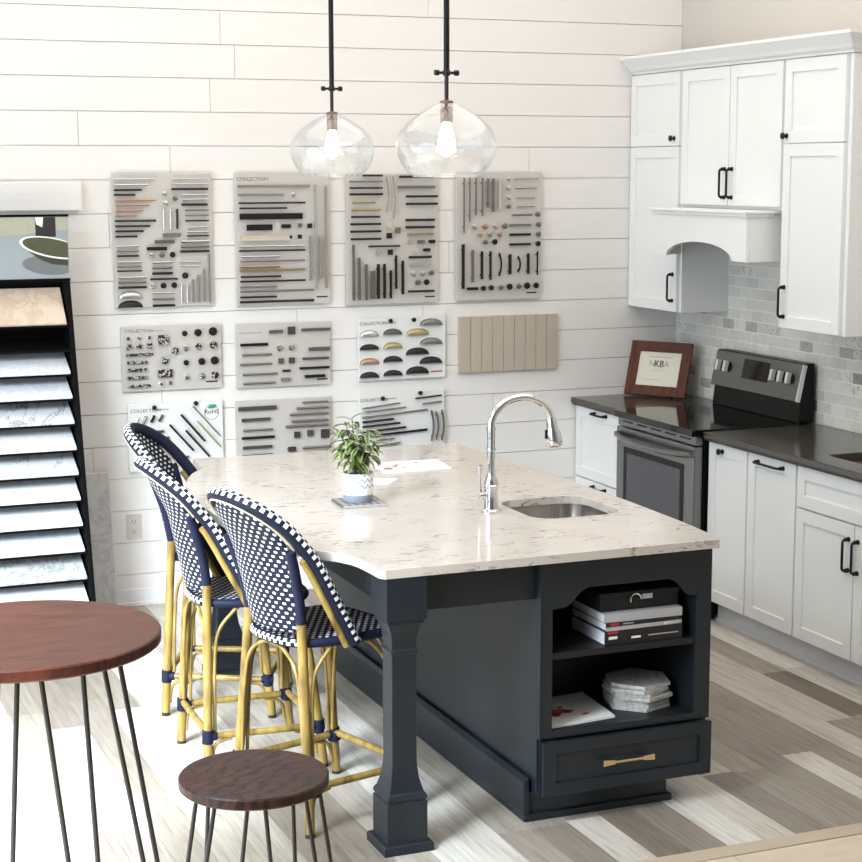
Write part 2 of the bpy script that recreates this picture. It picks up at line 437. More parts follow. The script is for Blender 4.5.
# grey plank floor, tan threshold and tan tiles in front of it
m = MB(); rng = random.Random(21); PW = .127
YT = -3.765
known = {0: [(.3, .5), (-2.19, .08), (-2.81, .4)], 1: [(.3, .66), (-2.83, .36)], 2: [(.3, .5), (-1.1, .68)], 3: [(.3, .32), (-2.4, .26)], 4: [(.3, .3), (-3.10, .73)],
         5: [(.3, .4), (-2.6, .28)], 6: [(.3, .45), (-3.2, .34)], 7: [(.3, .5), (-3.0, .7), (-3.18, .2)], 8: [(.3, .4), (-3.14, .73)], 9: [(.3, .3), (-3.15, .86)],
         10: [(.3, .4), (-3.3, .3)], 11: [(.3, .3), (-3.36, .12)], 12: [(.3, .5), (-3.38, .77)], 13: [(.3, .5), (-3.4, .3)], 14: [(.3, .6), (-3.4, .5)]}
for k in range(-7, 60):
    x1 = min(-.70-PW*k, .12); x0 = max(x1-PW if x1 < .12 else -.70-PW*(k+1), XL)
    if x1-x0 < .02 or x1 <= XL: continue
    seg = known.get(k)
    if not seg:
        y = .12; seg = []
        y0 = .12+rng.random()*.8; seg = [(.3, .45+.5*rng.random())]
        while y0 > YT:
            y0 -= 1.15
            seg.append((y0, .35+.3*rng.random() if rng.random() < .25 else .64+.34*rng.random()))  # unlisted planks, mostly leftward, toned paler to imitate daylight glare on the floor
    for (ya_, t), nx in zip(seg, seg[1:]+[(YT, 0)]):
        a, b = min(.12, ya_), max(YT, nx[0])
        if a-b > .01: m.box(x0+.0006, x1-.0006, b+.0006, a-.0006, -.03, 0, t)
struct('floor', m, 'planks', label='grey weathered wood plank floor running towards the back wall', cat='floor')
m = MB(); m.box(XL, .12, YT-.075, YT, -.03, .002)
struct('trim_1', m, 'tanstrip', label='narrow tan threshold strip where plank floor meets tan tiles', cat='floor trim', bevel=.002)
m = MB(); m.box(XL, .12, YF, YT-.075, -.03, -.003)
ft = struct('floor_front', m, 'tangrout', label='tan stone tile floor in front of the grey planks', cat='floor')
m = MB(); y = YT-.078
r0 = 0
while y > YF:
    x = -8.2+.31*(r0 % 2)
    while x < .12:
        a, b = max(x, XL), min(x+.62, .12)
        if b-a > .02: m.box(a+.002, b-.002, max(YF, y-.31)+.002, y-.002, -.02, 0, rng.random())
        x += .62
    y -= .31; r0 += 1
obj('stone_tiles', m, 'tan', ft)
m = MB(); m.box(XL, -.66, -.016, 0, 0, .085); m.box(XL, -.66, -.024, 0, 0, .02)
struct('baseboard_back', m, 'trim', label='low white baseboard along the foot of the shiplap wall', cat='baseboard', bevel=.003)

# ------------------------------------------------------------------ cabinet helpers (faces look to -X)
def shaker(y0, y1, z0, z1, xf, t=.02, rail=.055, rec=.009):
    """frame-and-panel front; xf is its outer face"""
    m = MB(); a, b = min(y0, y1), max(y0, y1)
    m.box(xf, xf+t, a, a+rail, z0, z1); m.box(xf, xf+t, b-rail, b, z0, z1)
    m.box(xf, xf+t, a+rail, b-rail, z0, z0+rail); m.box(xf, xf+t, a+rail, b-rail, z1-rail, z1)
    m.box(xf+rec, xf+t-.001, a+rail-.002, b-rail+.002, z0+rail-.002, z1-rail+.002)
    return m
def pull(a, b, out=.032, r=.0058, axis=Vector((-1, 0, 0))):
    """black bar handle with rounded elbows and disc feet; a, b on the door face"""
    a, b = Vector(a), Vector(b); d = (b-a).normalized(); m = MB()
    pa, pb = a+axis*out, b+axis*out; q = .011
    m.tube([a, a+axis*(out-q), pa+d*q*.3-axis*q*.3, pa+d*q, pb-d*q, pb-d*q*.3-axis*q*.3, b+axis*(out-q), b], r, 10)
    for p in (a, b):
        m.cyl(p, p+axis*.006, .0105, n=12); m.cyl(p+axis*.015, p+axis*.02, .009, n=12)
    return m
def knob_mb(p, axis=Vector((-1, 0, 0)), r=.015):
    p = Vector(p); m = MB()
    m.cyl(p, p+axis*.004, .012, n=14); m.cyl(p+axis*.003, p+axis*.02, .006, n=10)
    m.tube([p+axis*.016, p+axis*.02, p+axis*.027, p+axis*.031], [r*.6, r, r, r*.55], 16)
    return m
def front(name, cab, y0, y1, z0, z1, xf, handle=None, knob=None, g=.0025, **k):
    d = obj(name, shaker(y0-g, y1+g, z0+g, z1-g, xf, **k), 'cab', cab, bevel=.0015)
    if handle: obj('handle', pull(*handle), 'black', d, smooth=40)
    if knob: obj('knob', knob_mb(knob), 'black', d, smooth=40)
    return d

# ---- upper cabinets
XF = -.305                                                   # door faces
XB = -.284
ZB, ZM, ZT = 1.391, 2.236, 2.612
c = thing('upper_cabinet', 'tall white upper cabinet against the shiplap wall left of the range hood', 'cabinet', (XB/2, -.265, ZB), group='white upper cabinets')
m = MB(); m.box(XB, -.0065, -.528, -.001, ZB, ZT); obj('body', m, 'cab', c, bevel=.002)
front('door', c, -.004, -.512, ZM, ZT-.004, XF, knob=(XF, -.465, 2.275))
front('door', c, -.004, -.512, ZB+.003, ZM, XF, handle=((XF, -.475, 1.452), (XF, -.475, 1.587)))
c = thing('upper_cabinet', 'white double-door wall cabinet directly above the arched range hood', 'cabinet', (XB/2, -.985, 1.93), group='white upper cabinets')
m = MB(); m.box(XB, -.0065, -1.441, -.5285, 1.93, ZT); obj('body', m, 'cab', c, bevel=.002)
front('door', c, -.535, -.984, 1.945, ZT-.004, XF, handle=((XF, -.955, 1.985), (XF, -.955, 2.12)))
front('door', c, -.985, -1.434, 1.945, ZT-.004, XF, handle=((XF, -1.02, 1.985), (XF, -1.02, 2.12)))
c = thing('upper_cabinet', 'tall white upper cabinet right of the range hood at the picture edge', 'cabinet', (XB/2, -1.69, ZB), group='white upper cabinets')
m = MB(); m.box(XB, -.0065, -1.938, -1.4415, ZB, ZT); obj('body', m, 'cab', c, bevel=.002)
front('door', c, -1.449, -1.915, ZM-.002, ZT-.004, XF, knob=(XF, -1.475, 2.268))
front('door', c, -1.449, -1.915, ZB+.003, ZM-.002, XF, handle=((XF, -1.49, 1.448), (XF, -1.49, 1.583)))
m = MB()                                                     # crown moulding: one swept profile over all three cabinets with a return
prof = [(0, 0), (.010, 0), (.014, .010), (.030, .020), (.042, .036), (.074, .066), (.086, .076), (.086, .089), (0, .089)]
path = [((XB-.002, -.001), (-1, 0)), ((XB-.002, -1.940), (-1, -1)), ((0, -1.940), (0, -1))]
rings = []
for (px, py), (ox, oy) in path:
    rings.append([m.bm.verts.new((px+ox*d, py+oy*d, ZT+.001+h)) for d, h in prof])
n = len(prof)
for a, b in zip(rings, rings[1:]):
    for i in range(n): m.face([a[i], a[(i+1) % n], b[(i+1) % n], b[i]])
m.face(rings[0]); m.face(list(reversed(rings[-1])))
m.box(XB, -.001, -1.938, -.001, ZT+.001, ZT+.02)
tag(obj('crown_moulding', m, 'cab', org=(XB/2, -.97, ZT+.001)), 'white crown moulding running along the top of the upper cabinets', 'moulding')

# ---- range hood with an arched apron and a mantle shelf
HX = -.452
h = thing('range_hood', 'white wooden range hood with arched front and mantle shelf', 'range hood', (-.22, -.96, 1.70))
m = MB()
arch = [(-.655, 1.694)]+[(-.96+.305*math.cos(math.radians(a)), 1.694+.079*math.sin(math.radians(a))) for a in range(0, 181, 10)][1:-1]+[(-1.265, 1.694)]
loop = [(-.535, 1.694)]+arch+[(-1.388, 1.694), (-1.388, 1.915), (-.535, 1.915)]
m.plate([loop], HX, HX+.022, lambda a, b, t: (t, a, b))
obj('front_panel', m, 'cab', h, bevel=.002)
for a in (-.557, -1.388):
    m = MB(); m.box(HX+.0225, XB-.0225 if a == -.557 else -.009, a, a+.022, 1.694, 1.915); obj('side_panel', m, 'cab', h, bevel=.002)
m = MB(); m.box(HX+.0225, -.009, -1.3655, -.5575, 1.80, 1.815); obj('liner', m, 'steel', h)
m = MB(); m.box(HX-.022, XF-.004, -1.41, -.513, 1.916, 1.929); m.box(HX-.012, XF-.004, -1.40, -.523, 1.902, 1.916); m.box(XF-.0041, -.009, -1.41, -.529, 1.9155, 1.929); obj('mantle', m, 'cab', h, bevel=.003)

# ---- base cabinets
BX, BF = -.592, -.613
def base_cab(label, y0, y1, fronts):
    c = thing('base_cabinet', label, 'cabinet', (-.3, (y0+y1)/2, 0), group='white base cabinets')
    m = MB()
    if y0-y1 > .7:                                           # sink base: an open carcass around the basin
        m.box(BX, -.002, y1, y1+.018, .11, .872); m.box(BX, -.002, y0-.018, y0, .11, .872); m.box(BX, -.002, y1+.018, y0-.018, .11, .128); m.box(-.012, -.002, y1+.018, y0-.018, .128, .872); m.box(BX, BX+.018, y1+.018, y0-.018, .128, .872)
    else: m.box(BX, -.002, y1, y0, .11, .872)
    obj('body', m, 'cab', c, bevel=.0015)
    m = MB(); m.box(-.54, -.02, y1+.001, y0-.001, 0, .11); m.box(-.548, -.54, y1+.001, y0-.001, 0, .018); obj('toe_kick', m, 'toe', c)
    for f in fronts: f(c)
    return c
base_cab('white drawer base cabinet in the corner left of the oven range', -.002, -.565, [
    lambda c: front('drawer', c, -.006, -.555, .490, .870, BF, handle=((BF, -.225, .850), (BF, -.355, .850))),
    lambda c: front('drawer', c, -.006, -.555, .115, .486, BF, handle=((BF, -.225, .460), (BF, -.355, .460)))])
base_cab('narrow white base cabinet with a single black knob right of the range', -1.362, -1.700, [
    lambda c: front('door', c, -1.368, -1.697, .115, .870, BF, knob=(BF, -1.49, .838))])
base_cab('white pull-out base cabinet with a horizontal black handle on its door', -1.7005, -2.085, [
    lambda c: front('door', c, -1.704, -2.081, .115, .870, BF, handle=((BF, -1.79, .838), (BF, -1.985, .838)))])
base_cab('white sink base cabinet with two doors and vertical black handles', -2.0855, -2.93, [
    lambda c: front('false_front', c, -2.089, -2.926, .690, .870, BF),
    lambda c: front('door', c, -2.089, -2.506, .115, .686, BF, handle=((BF, -2.472, .492), (BF, -2.472, .622))),
    lambda c: front('door', c, -2.508, -2.926, .115, .686, BF, handle=((BF, -2.535, .492), (BF, -2.535, .622)))])
def counter(name, label, loops):
    m = MB(); m.plate(loops, .884, .914)
    inner = [[(x+.008 if x < -.5 else x, y) for x, y in loops[0]]]+loops[1:]
    m.plate(inner, .8735, .884)
    return tag(obj(name, m, 'counter', bevel=.004, org=(-.3, loops[0][0][1], .884)), label, 'countertop')
counter('countertop', 'dark grey stone countertop in the corner under the framed certificate', [[(-.642, -.566), (-.009, -.566), (-.009, -.001), (-.642, -.001)]])
sk = rrect(-.50, -.13, -2.82, -2.14, .03)
counter('countertop', 'long dark grey stone countertop right of the range with sink cutout', [[(-.642, -2.95), (-.009, -2.95), (-.009, -1.361), (-.642, -1.361)], sk])
s = thing('kitchen_sink', 'brown sink basin set into the dark right-hand countertop', 'sink', (-.315, -2.48, .72))
m = MB()
o1 = rrect(-.508, -.122, -2.828, -2.132, .035); i1 = rrect(-.497, -.133, -2.817, -2.143, .03)
m.plate([o1, i1], .725, .8725); m.plate([o1], .715, .725)
obj('basin', m, 'sinkdark', s)
m = MB(); m.cyl((-.315, -2.48, .7255), (-.315, -2.48, .729), .04, n=20); obj('drain', m, 'steel', s)

# ---- the range
g = thing('oven_range', 'stainless steel electric range with black glass cooktop', 'stove', (-.33, -.962, 0))
ya, yb = -1.352, -.573
m = MB(); m.box(-.625, -.03, ya, yb, .03, .889)
for yy in (ya+.05, yb-.05):
    for xx in (-.55, -.1): m.cyl((xx, yy, 0), (xx, yy, .031), .02, n=10)
obj('body', m, 'blackplastic', g)
m = MB(); m.plate([rrect(-.692, -.10, ya-.004, yb+.004, .012, 3)], .890, .922)
obj('cooktop', m, 'glossblack', g, bevel=.008, seg=3)
d = obj('oven_door', (lambda q: q.box(-.672, -.626, ya+.012, yb-.006, .25, .84))(MB()), 'steel', g, bevel=.004)
m = MB(); m.box(-.6745, -.672, ya+.105, yb-.085, .33, .745); w_ = obj('window_frame', m, 'blackplastic', d, bevel=.001)
m = MB(); m.box(-.6755, -.6745, ya+.135, yb-.12, .35, .715); obj('window_pane', m, 'ovenwin', w_)
hp = []
for i in range(13):
    t = i/12; hp.append((-.684-.042*math.sin(PI*t)**.6, ya+.03+(yb-ya-.055)*t, .80-.012*math.sin(PI*t)))
m = MB(); m.tube(hp, .013, 12, sx=.8, sy=1.2)
for e in (hp[0], hp[-1]): m.cyl((-.670, e[1], e[2]), (-.692, e[1], e[2]), .014, n=12)
obj('door_handle', m, 'steel', d, smooth=50)
m = MB(); m.box(-.664, -.626, ya+.012, yb-.006, .845, .888); v_ = obj('vent_strip', m, 'steel', g, bevel=.002)
m = MB()
for k in range(5):
    y = ya+.06+k*.14; m.box(-.6655, -.664, y, y+.1, .866, .874)
obj('vent_slots', m, 'blackplastic', v_)
m = MB(); m.box(-.668, -.626, ya+.012, yb-.006, .05, .245); obj('storage_drawer', m, 'steel', g, bevel=.004)
bgm = MB()                                                   # backguard: black box with a tilted control panel
bgm.plate([[(-.115, .9225), (-.03, .9225), (-.03, 1.205), (-.085, 1.205), (-.10, 1.06)]], ya, yb-.004, lambda a, b, t: (a, t, b))
bg = obj('backguard', bgm, 'blackplastic', g, bevel=.003)
tilt = Matrix.Translation((-.118, 0, 1.045)) @ Matrix.Rotation(math.radians(12), 4, 'Y')
m = MB(); m.box(-.008, .012, ya+.004, yb-.004, -.022, .158, mat=tilt); cp = obj('control_panel', m, 'steel', bg, bevel=.003)
m = MB(); m.box(-.0105, -.008, -1.080, -.850, .040, .138, mat=tilt); dp = obj('display', m, 'glossblack', cp, bevel=.001)
m = MB(); m.box(-.0105, .012, ya-.006, ya+.0035, -.022, .158, mat=tilt); obj('end_cap', m, 'grip', cp, bevel=.002)
for yy in (-.645, -.715, -1.140, -1.208, -1.276):
    b0 = tilt @ Vector((-.008, yy, .082)); ax = (tilt.to_3x3() @ Vector((-1, 0, 0))).normalized()
    m = MB(); m.tube([b0, b0+ax*.006, b0+ax*.0065], [.027, .027, .021], 18); kb = obj('knob', m, 'blackplastic', cp, smooth=40)
    m = MB(); m.box(-.040, -.0145, yy-.010, yy+.010, .055, .110, mat=tilt); obj('knob_grip', m, 'grip', kb, bevel=.003)
del dp

# ---- framed certificate leaning in the corner
BL, BR = Vector((-.337, -.045, 0)), Vector((-.142, -.352, 0))
ax = (BR-BL).normalized(); nrm = Vector((ax.y, -ax.x, 0)).normalized()           # towards the room
if nrm.dot(Vector((-1, -1, 0))) < 0: nrm = -nrm
ln = math.radians(18); upv = (Vector((0, 0, 1))*math.cos(ln)-nrm*math.sin(ln)).normalized(); out = ax.cross(upv).normalized()
if out.dot(nrm) < 0: out = -out
Wd, Hd = (BR-BL).length, .298
o0 = BL+Vector((0, 0, .918))
f = thing('framed_certificate', 'brown wood framed certificate leaning in the corner on the dark counter', 'picture frame', (o0.x*.5+BR.x*.5, (BL.y+BR.y)/2, .914))
FM = lambda a, b, t: o0+ax*a+upv*b+out*t
m = MB(); fw = .056
m.plate([[(0, 0), (Wd, 0), (Wd, Hd), (0, Hd)], [(fw, fw), (fw, Hd-fw), (Wd-fw, Hd-fw), (Wd-fw, fw)]], 0, .02, FM)
obj('frame', m, 'frame', f, bevel=.004)
m = MB(); m.plate([[(.02, .02), (Wd-.02, .02), (Wd-.02, Hd-.02), (.02, Hd-.02)]], .002, .007, FM); ct = obj('certificate', m, 'cream', f)
lettering('N', .044, 'paleink', ct, lambda x, y, z: FM(x+Wd/2-.046, y+.164, .0085+z), align='CENTER')
lettering('KB', .052, 'ink', ct, lambda x, y, z: FM(x*.9+Wd/2-.003, y+.161, .0088+z), align='CENTER')
lettering('A', .044, 'paleink', ct, lambda x, y, z: FM(x+Wd/2+.042, y+.164, .0085+z), align='CENTER')
m = MB(); m.plate([[(Wd/2-.07, .212), (Wd/2+.07, .212), (Wd/2+.07, .219), (Wd/2-.07, .219)]], .0072, .0078, FM)
m.plate([[(Wd/2-.035, .138), (Wd/2+.03, .138), (Wd/2+.03, .142), (Wd/2-.035, .142)]], .0072, .0078, FM)
m.plate([[(Wd/2-.09, .088), (Wd/2+.02, .088), (Wd/2+.02, .092), (Wd/2-.09, .092)]], .0072, .0078, FM)
obj('print_lines', m, 'faintink', ct)
m = MB(); bp = FM(Wd*.62, .17, -.001); fp = bp-nrm*.055; fp.z = .915
m.plate([[(Wd*.5, .02), (Wd*.74, .02), (Wd*.66, .2), (Wd*.56, .2)]], -.006, -.001, FM)
m.tube([bp, fp+Vector((0, 0, .003))], .006, 6)
obj('easel_stand', m, 'boxblack', f)

# ------------------------------------------------------------------ the island
I = thing('kitchen_island', 'dark slate-grey kitchen island with open shelves at the end and square corner posts', 'kitchen island', (-2.3, -2.3, 0))
IL, IR, IFY, IBY = -2.455, -1.822, -3.39, -1.255
def ip(name, x0, x1, y0, y1, z0, z1, mat='navy', bev=.002, par=None):
    m = MB(); m.box(x0, x1, y0, y1, z0, z1); return obj(name, m, mat, par or I, bevel=bev)
ip('side_panel', IL, IL+.02, IFY+.021, IBY, .10, .8835)
ip('side_panel', IR-.02, IR, IFY+.021, IBY, .10, .8835)
ip('back_panel', IL+.0205, IR-.0205, IBY-.02, IBY, .10, .8835)
m = MB()                                                     # end face frame with clipped-ogee opening
op = [(-2.41, .318), (-1.880, .313), (-1.880, .722), (-1.900, .722), (-1.918, .728), (-1.930, .742), (-1.945, .760), (-1.965, .776), (-1.985, .784),
      (-2.283, .784), (-2.303, .776), (-2.322, .760), (-2.336, .744), (-2.352, .730), (-2.372, .724), (-2.41, .722)]
m.plate([[(IL, .292), (IR, .292), (IR, .8835), (IL, .8835)], op], IFY, IFY+.0205, lambda a, b, t: (a, t, b)); obj('face_frame', m, 'navy', I, bevel=.0015)
ip('stile', IL-.002, IL+.004, IFY-.004, IFY-.0003, .10, .8835)
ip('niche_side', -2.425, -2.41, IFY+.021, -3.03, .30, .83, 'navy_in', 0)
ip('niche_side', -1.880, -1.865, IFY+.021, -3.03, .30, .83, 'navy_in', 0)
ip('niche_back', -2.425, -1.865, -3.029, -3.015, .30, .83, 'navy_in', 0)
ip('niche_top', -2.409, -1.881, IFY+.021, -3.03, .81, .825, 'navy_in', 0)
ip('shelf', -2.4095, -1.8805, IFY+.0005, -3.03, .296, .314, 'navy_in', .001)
ip('shelf', -2.4095, -1.8805, IFY+.006, -3.03, .553, .575, 'navy_in', .002)
m = MB(); y0 = IFY-.021                                        # the drawer front, framed
for a in ((-2.450, -2.405, .104, .286), (-1.868, -1.823, .104, .286), (-2.405, -1.868, .104, .146), (-2.405, -1.868, .244, .286)): m.box(a[0], a[1], y0, IFY-.002, a[2], a[3])
m.box(-2.407, -1.866, y0+.008, IFY-.003, .144, .246)
dr = obj('drawer', m, 'navy', I, bevel=.0015)
m = MB()
zc = .200
for xx in (-2.222, -2.075): m.plate([[(xx-.022, zc-.011), (xx+.022, zc-.007), (xx+.022, zc+.007), (xx-.022, zc+.011)] if xx < -2.15 else [(xx-.022, zc-.007), (xx+.022, zc-.011), (xx+.022, zc+.011), (xx-.022, zc+.007)]], y0-.027, y0-.018, lambda a, b, t: (a, t, b)); m.box(xx-.008, xx+.008, y0-.018, y0-.0002, zc-.006, zc+.006)
m.box(-2.205, -2.092, y0-.026, y0-.019, zc-.0045, zc+.0045)
obj('handle', m, 'brass', dr, bevel=.0015)
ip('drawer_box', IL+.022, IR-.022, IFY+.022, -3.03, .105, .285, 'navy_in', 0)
# plinth and base moulding
m = MB(); m.box(-2.470, -1.945, -3.328, -1.27, .0, .0995); m.box(-2.484, -1.931, -3.342, -1.262, 0, .024); obj('plinth', m, 'navy', I, bevel=.003)
m = MB(); m.box(-2.486, -2.466, -3.340, IBY, .0245, .135); m.plate([[(-2.486, .135), (-2.466, .135), (-2.466, .150), (-2.472, .148)]], -3.340, IBY, lambda a, b, t: (a, t, b)); obj('base_moulding', m, 'navy', I, bevel=.002)
def sqpost(cx, cy):
    m = MB(); prof = [(.083, 0), (.083, .026), (.078, .032), (.067, .034), (.067, .160), (.062, .163), (.066, .170), (.067, .178), (.062, .187), (.058, .192), (.054, .205), (.047, .232), (.0425, .268), (.041, .30),
                      (.041, .632), (.044, .636), (.045, .645), (.041, .652), (.041, .672), (.045, .705), (.054, .728), (.060, .736), (.060, .744), (.067, .748), (.067, .8835)]
    rings = [[m.bm.verts.new((cx+sx*r, cy+sy*r, z)) for sx, sy in ((-1, -1), (1, -1), (1, 1), (-1, 1))] for r, z in prof]
    for a, b in zip(rings, rings[1:]):
        for k in range(4): m.face([a[k], a[(k+1) % 4], b[(k+1) % 4], b[k]])
    m.face(rings[0]); m.face(rings[-1])
    return obj('post_leg', m, 'navy', I, bevel=.0015)
PX, PFY, PBY = -2.928, -3.362, -1.305
sqpost(PX, PFY); sqpost(PX, PBY)
ip('apron', PX+.068, IL-.0005, -3.362, -3.342, .756, .8835)
ip('apron', PX+.068, IL-.0005, -1.325, -1.305, .756, .8835)
ip('apron', PX-.012, PX+.010, PFY+.068, PBY-.068, .756, .8835)

left = smoothpts([(-3.026, -1.20, 0), (-3.028, -1.30, 0), (-3.034, -1.40, 0), (-3.075, -1.475, 0), (-3.125, -1.56, 0), (-3.19, -1.74, 0), (-3.237, -2.0, 0), (-3.252, -2.3, 0), (-3.238, -2.60, 0), (-3.205, -2.85, 0), (-3.14, -3.03, 0), (-3.095, -3.10, 0), (-3.050, -3.165, 0), (-3.026, -3.225, 0), (-3.018, -3.30, 0), (-3.013, -3.41, 0)], 5)
right = smoothpts([(-1.815, -3.42, 0), (-1.794, -3.2, 0), (-1.785, -2.974, 0), (-1.779, -2.626, 0), (-1.789, -2.304, 0), (-1.814, -2.02, 0), (-1.830, -1.695, 0), (-1.834, -1.24, 0)], 5)
outl = [(p.x, p.y) for p in left]+[(-3.000, -3.432)]+[(-1.824, -3.436)]+[(p.x, p.y) for p in right]+[(-1.842, -1.222), (-3.01, -1.190)]
hole = rrect(-2.238, -1.890, -2.920, -2.545, .085, 6)
m = MB(); m.plate([outl, hole], .884, .914)
ct = obj('island_countertop', m, 'quartz', org=(-2.4, -2.3, .884), bevel=.006, seg=3)
tag(ct, 'pale veined quartz worktop with curved sides on the dark island', 'countertop')
s = thing('island_sink', 'small stainless undermount sink in the pale island worktop', 'sink', (-2.08, -2.73, .72))
m = MB(); o1 = rrect(-2.252, -1.876, -2.934, -2.531, .095, 6); i1 = rrect(-2.240, -1.888, -2.922, -2.543, .085, 6); i2 = rrect(-2.215, -1.913, -2.897, -2.568, .07, 6)
n = len(i1)
A = [m.bm.verts.new((x, y, .883)) for x, y in i1]; B = [m.bm.verts.new((x, y, .735)) for x, y in [(a*.93-2.064*.07, b*.93-2.7325*.07) for a, b in i1]]; Cc = [m.bm.verts.new((x, y, .72)) for x, y in i2]; O = [m.bm.verts.new((x, y, .883)) for x, y in o1]; O2 = [m.bm.verts.new((x, y, .705)) for x, y in o1]
for P, Q in ((O, A), (A, B), (B, Cc), (O2, O)):
    for k in range(n): m.face([P[k], P[(k+1) % n], Q[(k+1) % n], Q[k]])
m.face(Cc); m.face(O2)
obj('basin', m, 'sink', s, smooth=50)
m = MB(); m.lathe([(0, .7205), (.038, .7205), (.04, .723), (.028, .7235), (0, .722)], (-2.08, -2.73, 0), 24); obj('drain', m, 'chrome', s, smooth=40)

# ---- gooseneck tap
fx, fy = -2.330, -2.722
t_ = thing('kitchen_faucet', 'tall chrome gooseneck faucet with pull-down spray beside the island sink', 'faucet', (fx, fy, .914))
m = MB(); m.lathe([(0, .9145), (.034, .9145), (.034, .920), (.027, .926), (.025, .934), (.025, 1.000), (.028, 1.003), (.028, 1.010), (.024, 1.014), (.023, 1.030), (.018, 1.040), (.015, 1.055), (0, 1.055)], (fx, fy, 0), 28); obj('body', m, 'chrome', t_, smooth=35)
pts = [(fx, fy, 1.05), (fx, fy, 1.12), (fx, fy, 1.20)]
cx_, r_ = fx+.118, .118
pts += [(cx_+r_*math.cos(math.radians(a)), fy, 1.222+.097*math.sin(math.radians(a))) for a in range(180, 4, -10)]
m = MB(); m.tube(pts, .014, 16); obj('neck', m, 'chrome', t_, smooth=50)
m = MB(); m.lathe([(.0126, 0), (.0165, .0), (.0175, .004), (.0165, .008), (.0126, .008)], (fx, fy, 1.135), 24); m.lathe([(.0126, 0), (.0165, .0), (.0165, .006), (.0126, .006)], (fx, fy, 1.21), 24); obj('neck_ring', m, 'chrome', t_, smooth=35)
hd = Vector((cx_+r_*math.cos(math.radians(8)), fy, 1.222+.097*math.sin(math.radians(8)))); dv = Vector((.16, 0, -1)).normalized()
m = MB(); m.tube([hd-dv*.004, hd+dv*.014, hd+dv*.034, hd+dv*.052, hd+dv*.080, hd+dv*.097, hd+dv*.102], [.0155, .0195, .021, .027, .030, .0295, .025], 20); sh = obj('spray_head', m, 'chrome', t_, smooth=40)
m = MB(); q = hd+dv*.056; m.box(-.009, .003, -.006, .006, -.016, .016, mat=Matrix.Translation(q+Vector((-.022, 0, 0)))); obj('spray_button', m, 'blackplastic', sh, bevel=.002)
m = MB(); m.cyl((fx-.022, fy, .975), (fx-.045, fy, .975), .014, n=16); m.tube([(fx-.040, fy, .975), (fx-.043, fy, 1.00), (fx-.044, fy, 1.05), (fx-.044, fy, 1.085)], [.0085, .0062, .0062, .008], 12); obj('lever', m, 'chrome', t_, smooth=40)

# ---- plant on the worktop
p = thing('patterned_coaster', 'dark patterned square tile lying under the potted plant', 'tile', (-2.713, -2.40, .914))
m = MB(); m.box(-.082, .082, -.082, .082, .0005, .0105); c_ = obj('tile_top', m, 'coaster', p, bevel=.001, world=False); p.rotation_euler = (0, 0, math.radians(-4))
pz = .9250; pc = (-2.716, -2.40)
p = thing('potted_plant', 'small variegated leafy plant in a white patterned pot', 'potted plant', (pc[0], pc[1], pz))
m = MB(); m.lathe([(0, .028), (.0535, .028), (.056, .045), (.0565, .103), (.056, .107), (.0525, .107), (.051, .096), (0, .096)], (0, 0, 0), 40); obj('pot', m, 'pot', p, smooth=40, world=False)
m = MB(); m.lathe([(0, 0), (.050, 0), (.053, .004), (.0538, .0279), (0, .0279)], (0, 0, 0), 40); obj('pot_base', m, 'potbase', p, smooth=40, world=False)
m = MB(); m.lathe([(0, .0995), (.03, .1000), (.0505, .0975), (.0505, .0970), (0, .0970)], (0, 0, 0), 24); obj('soil', m, 'soil', p, world=False)
rng = random.Random(11); fol = MB()
def blade(m, base, dirv, L, w, droop, rnd):
    d = Vector(dirv).normalized(); side = d.cross(Vector((0, 0, 1)))
    side = side.normalized() if side.length > .05 else Vector((1, 0, 0)); N = 5; prev = None; pos = Vector(base); k = 0
    for i in range(N+1):
        t = i/N; ww = w*math.sin(PI*min(1, .12+.88*t))**.8 if i < N else .0006
        nrm = side.cross(d).normalized()
        cur = [m.bm.verts.new(pos-side*ww+nrm*ww*.35), m.bm.verts.new(pos), m.bm.verts.new(pos+side*ww+nrm*ww*.35)]
        if prev:
            m.face([prev[0], prev[1], cur[1], cur[0]], rnd, [(t-.2, 0), (t-.2, .5), (t, .5), (t, 0)])
            m.face([prev[1], prev[2], cur[2], cur[1]], rnd, [(t-.2, .5), (t-.2, 1), (t, 1), (t, .5)])
        prev = cur; d = (d+Vector((0, 0, -droop/N))).normalized(); pos = pos+d*(L/N)
stems = [((-.008, .0, .10), (-.045, .0, .285)), ((-.004, .01, .10), (-.01, .03, .30)), ((.012, -.005, .10), (.07, -.01, .215)), ((-.014, -.01, .10), (-.075, -.02, .20)), ((.008, .012, .10), (.035, .03, .235)), ((0, -.014, .10), (-.005, -.04, .22)), ((-.006, .006, .10), (-.06, .03, .255)), ((.01, 0, .10), (.03, -.03, .26))]
for si, (a, b) in enumerate(stems):
    a, b = Vector(a), Vector(b); pth = [a, a.lerp(b, .35)+Vector((0, 0, .012)), a.lerp(b, .7)+Vector((0, 0, .008)), b]
    m = MB(); m.tube(pth, [.0035, .003, .0025, .0012], 7); obj('stem', m, 'stem', p, smooth=60, world=False)
    n_ = 16
    for k in range(n_):
        t = .28+.72*k/(n_-1); q = a.lerp(b, t)+Vector((0, 0, .01*math.sin(PI*t))); ang = k*2.4+si; up_ = -.1+.9*t+rng.uniform(-.2, .2)
        blade(fol, q, (math.cos(ang), math.sin(ang), up_), rng.uniform(.055, .085), rng.uniform(.0085, .012), rng.uniform(.9, 1.9), rng.random())
obj('foliage', fol, 'leaf', p, smooth=60, world=False)
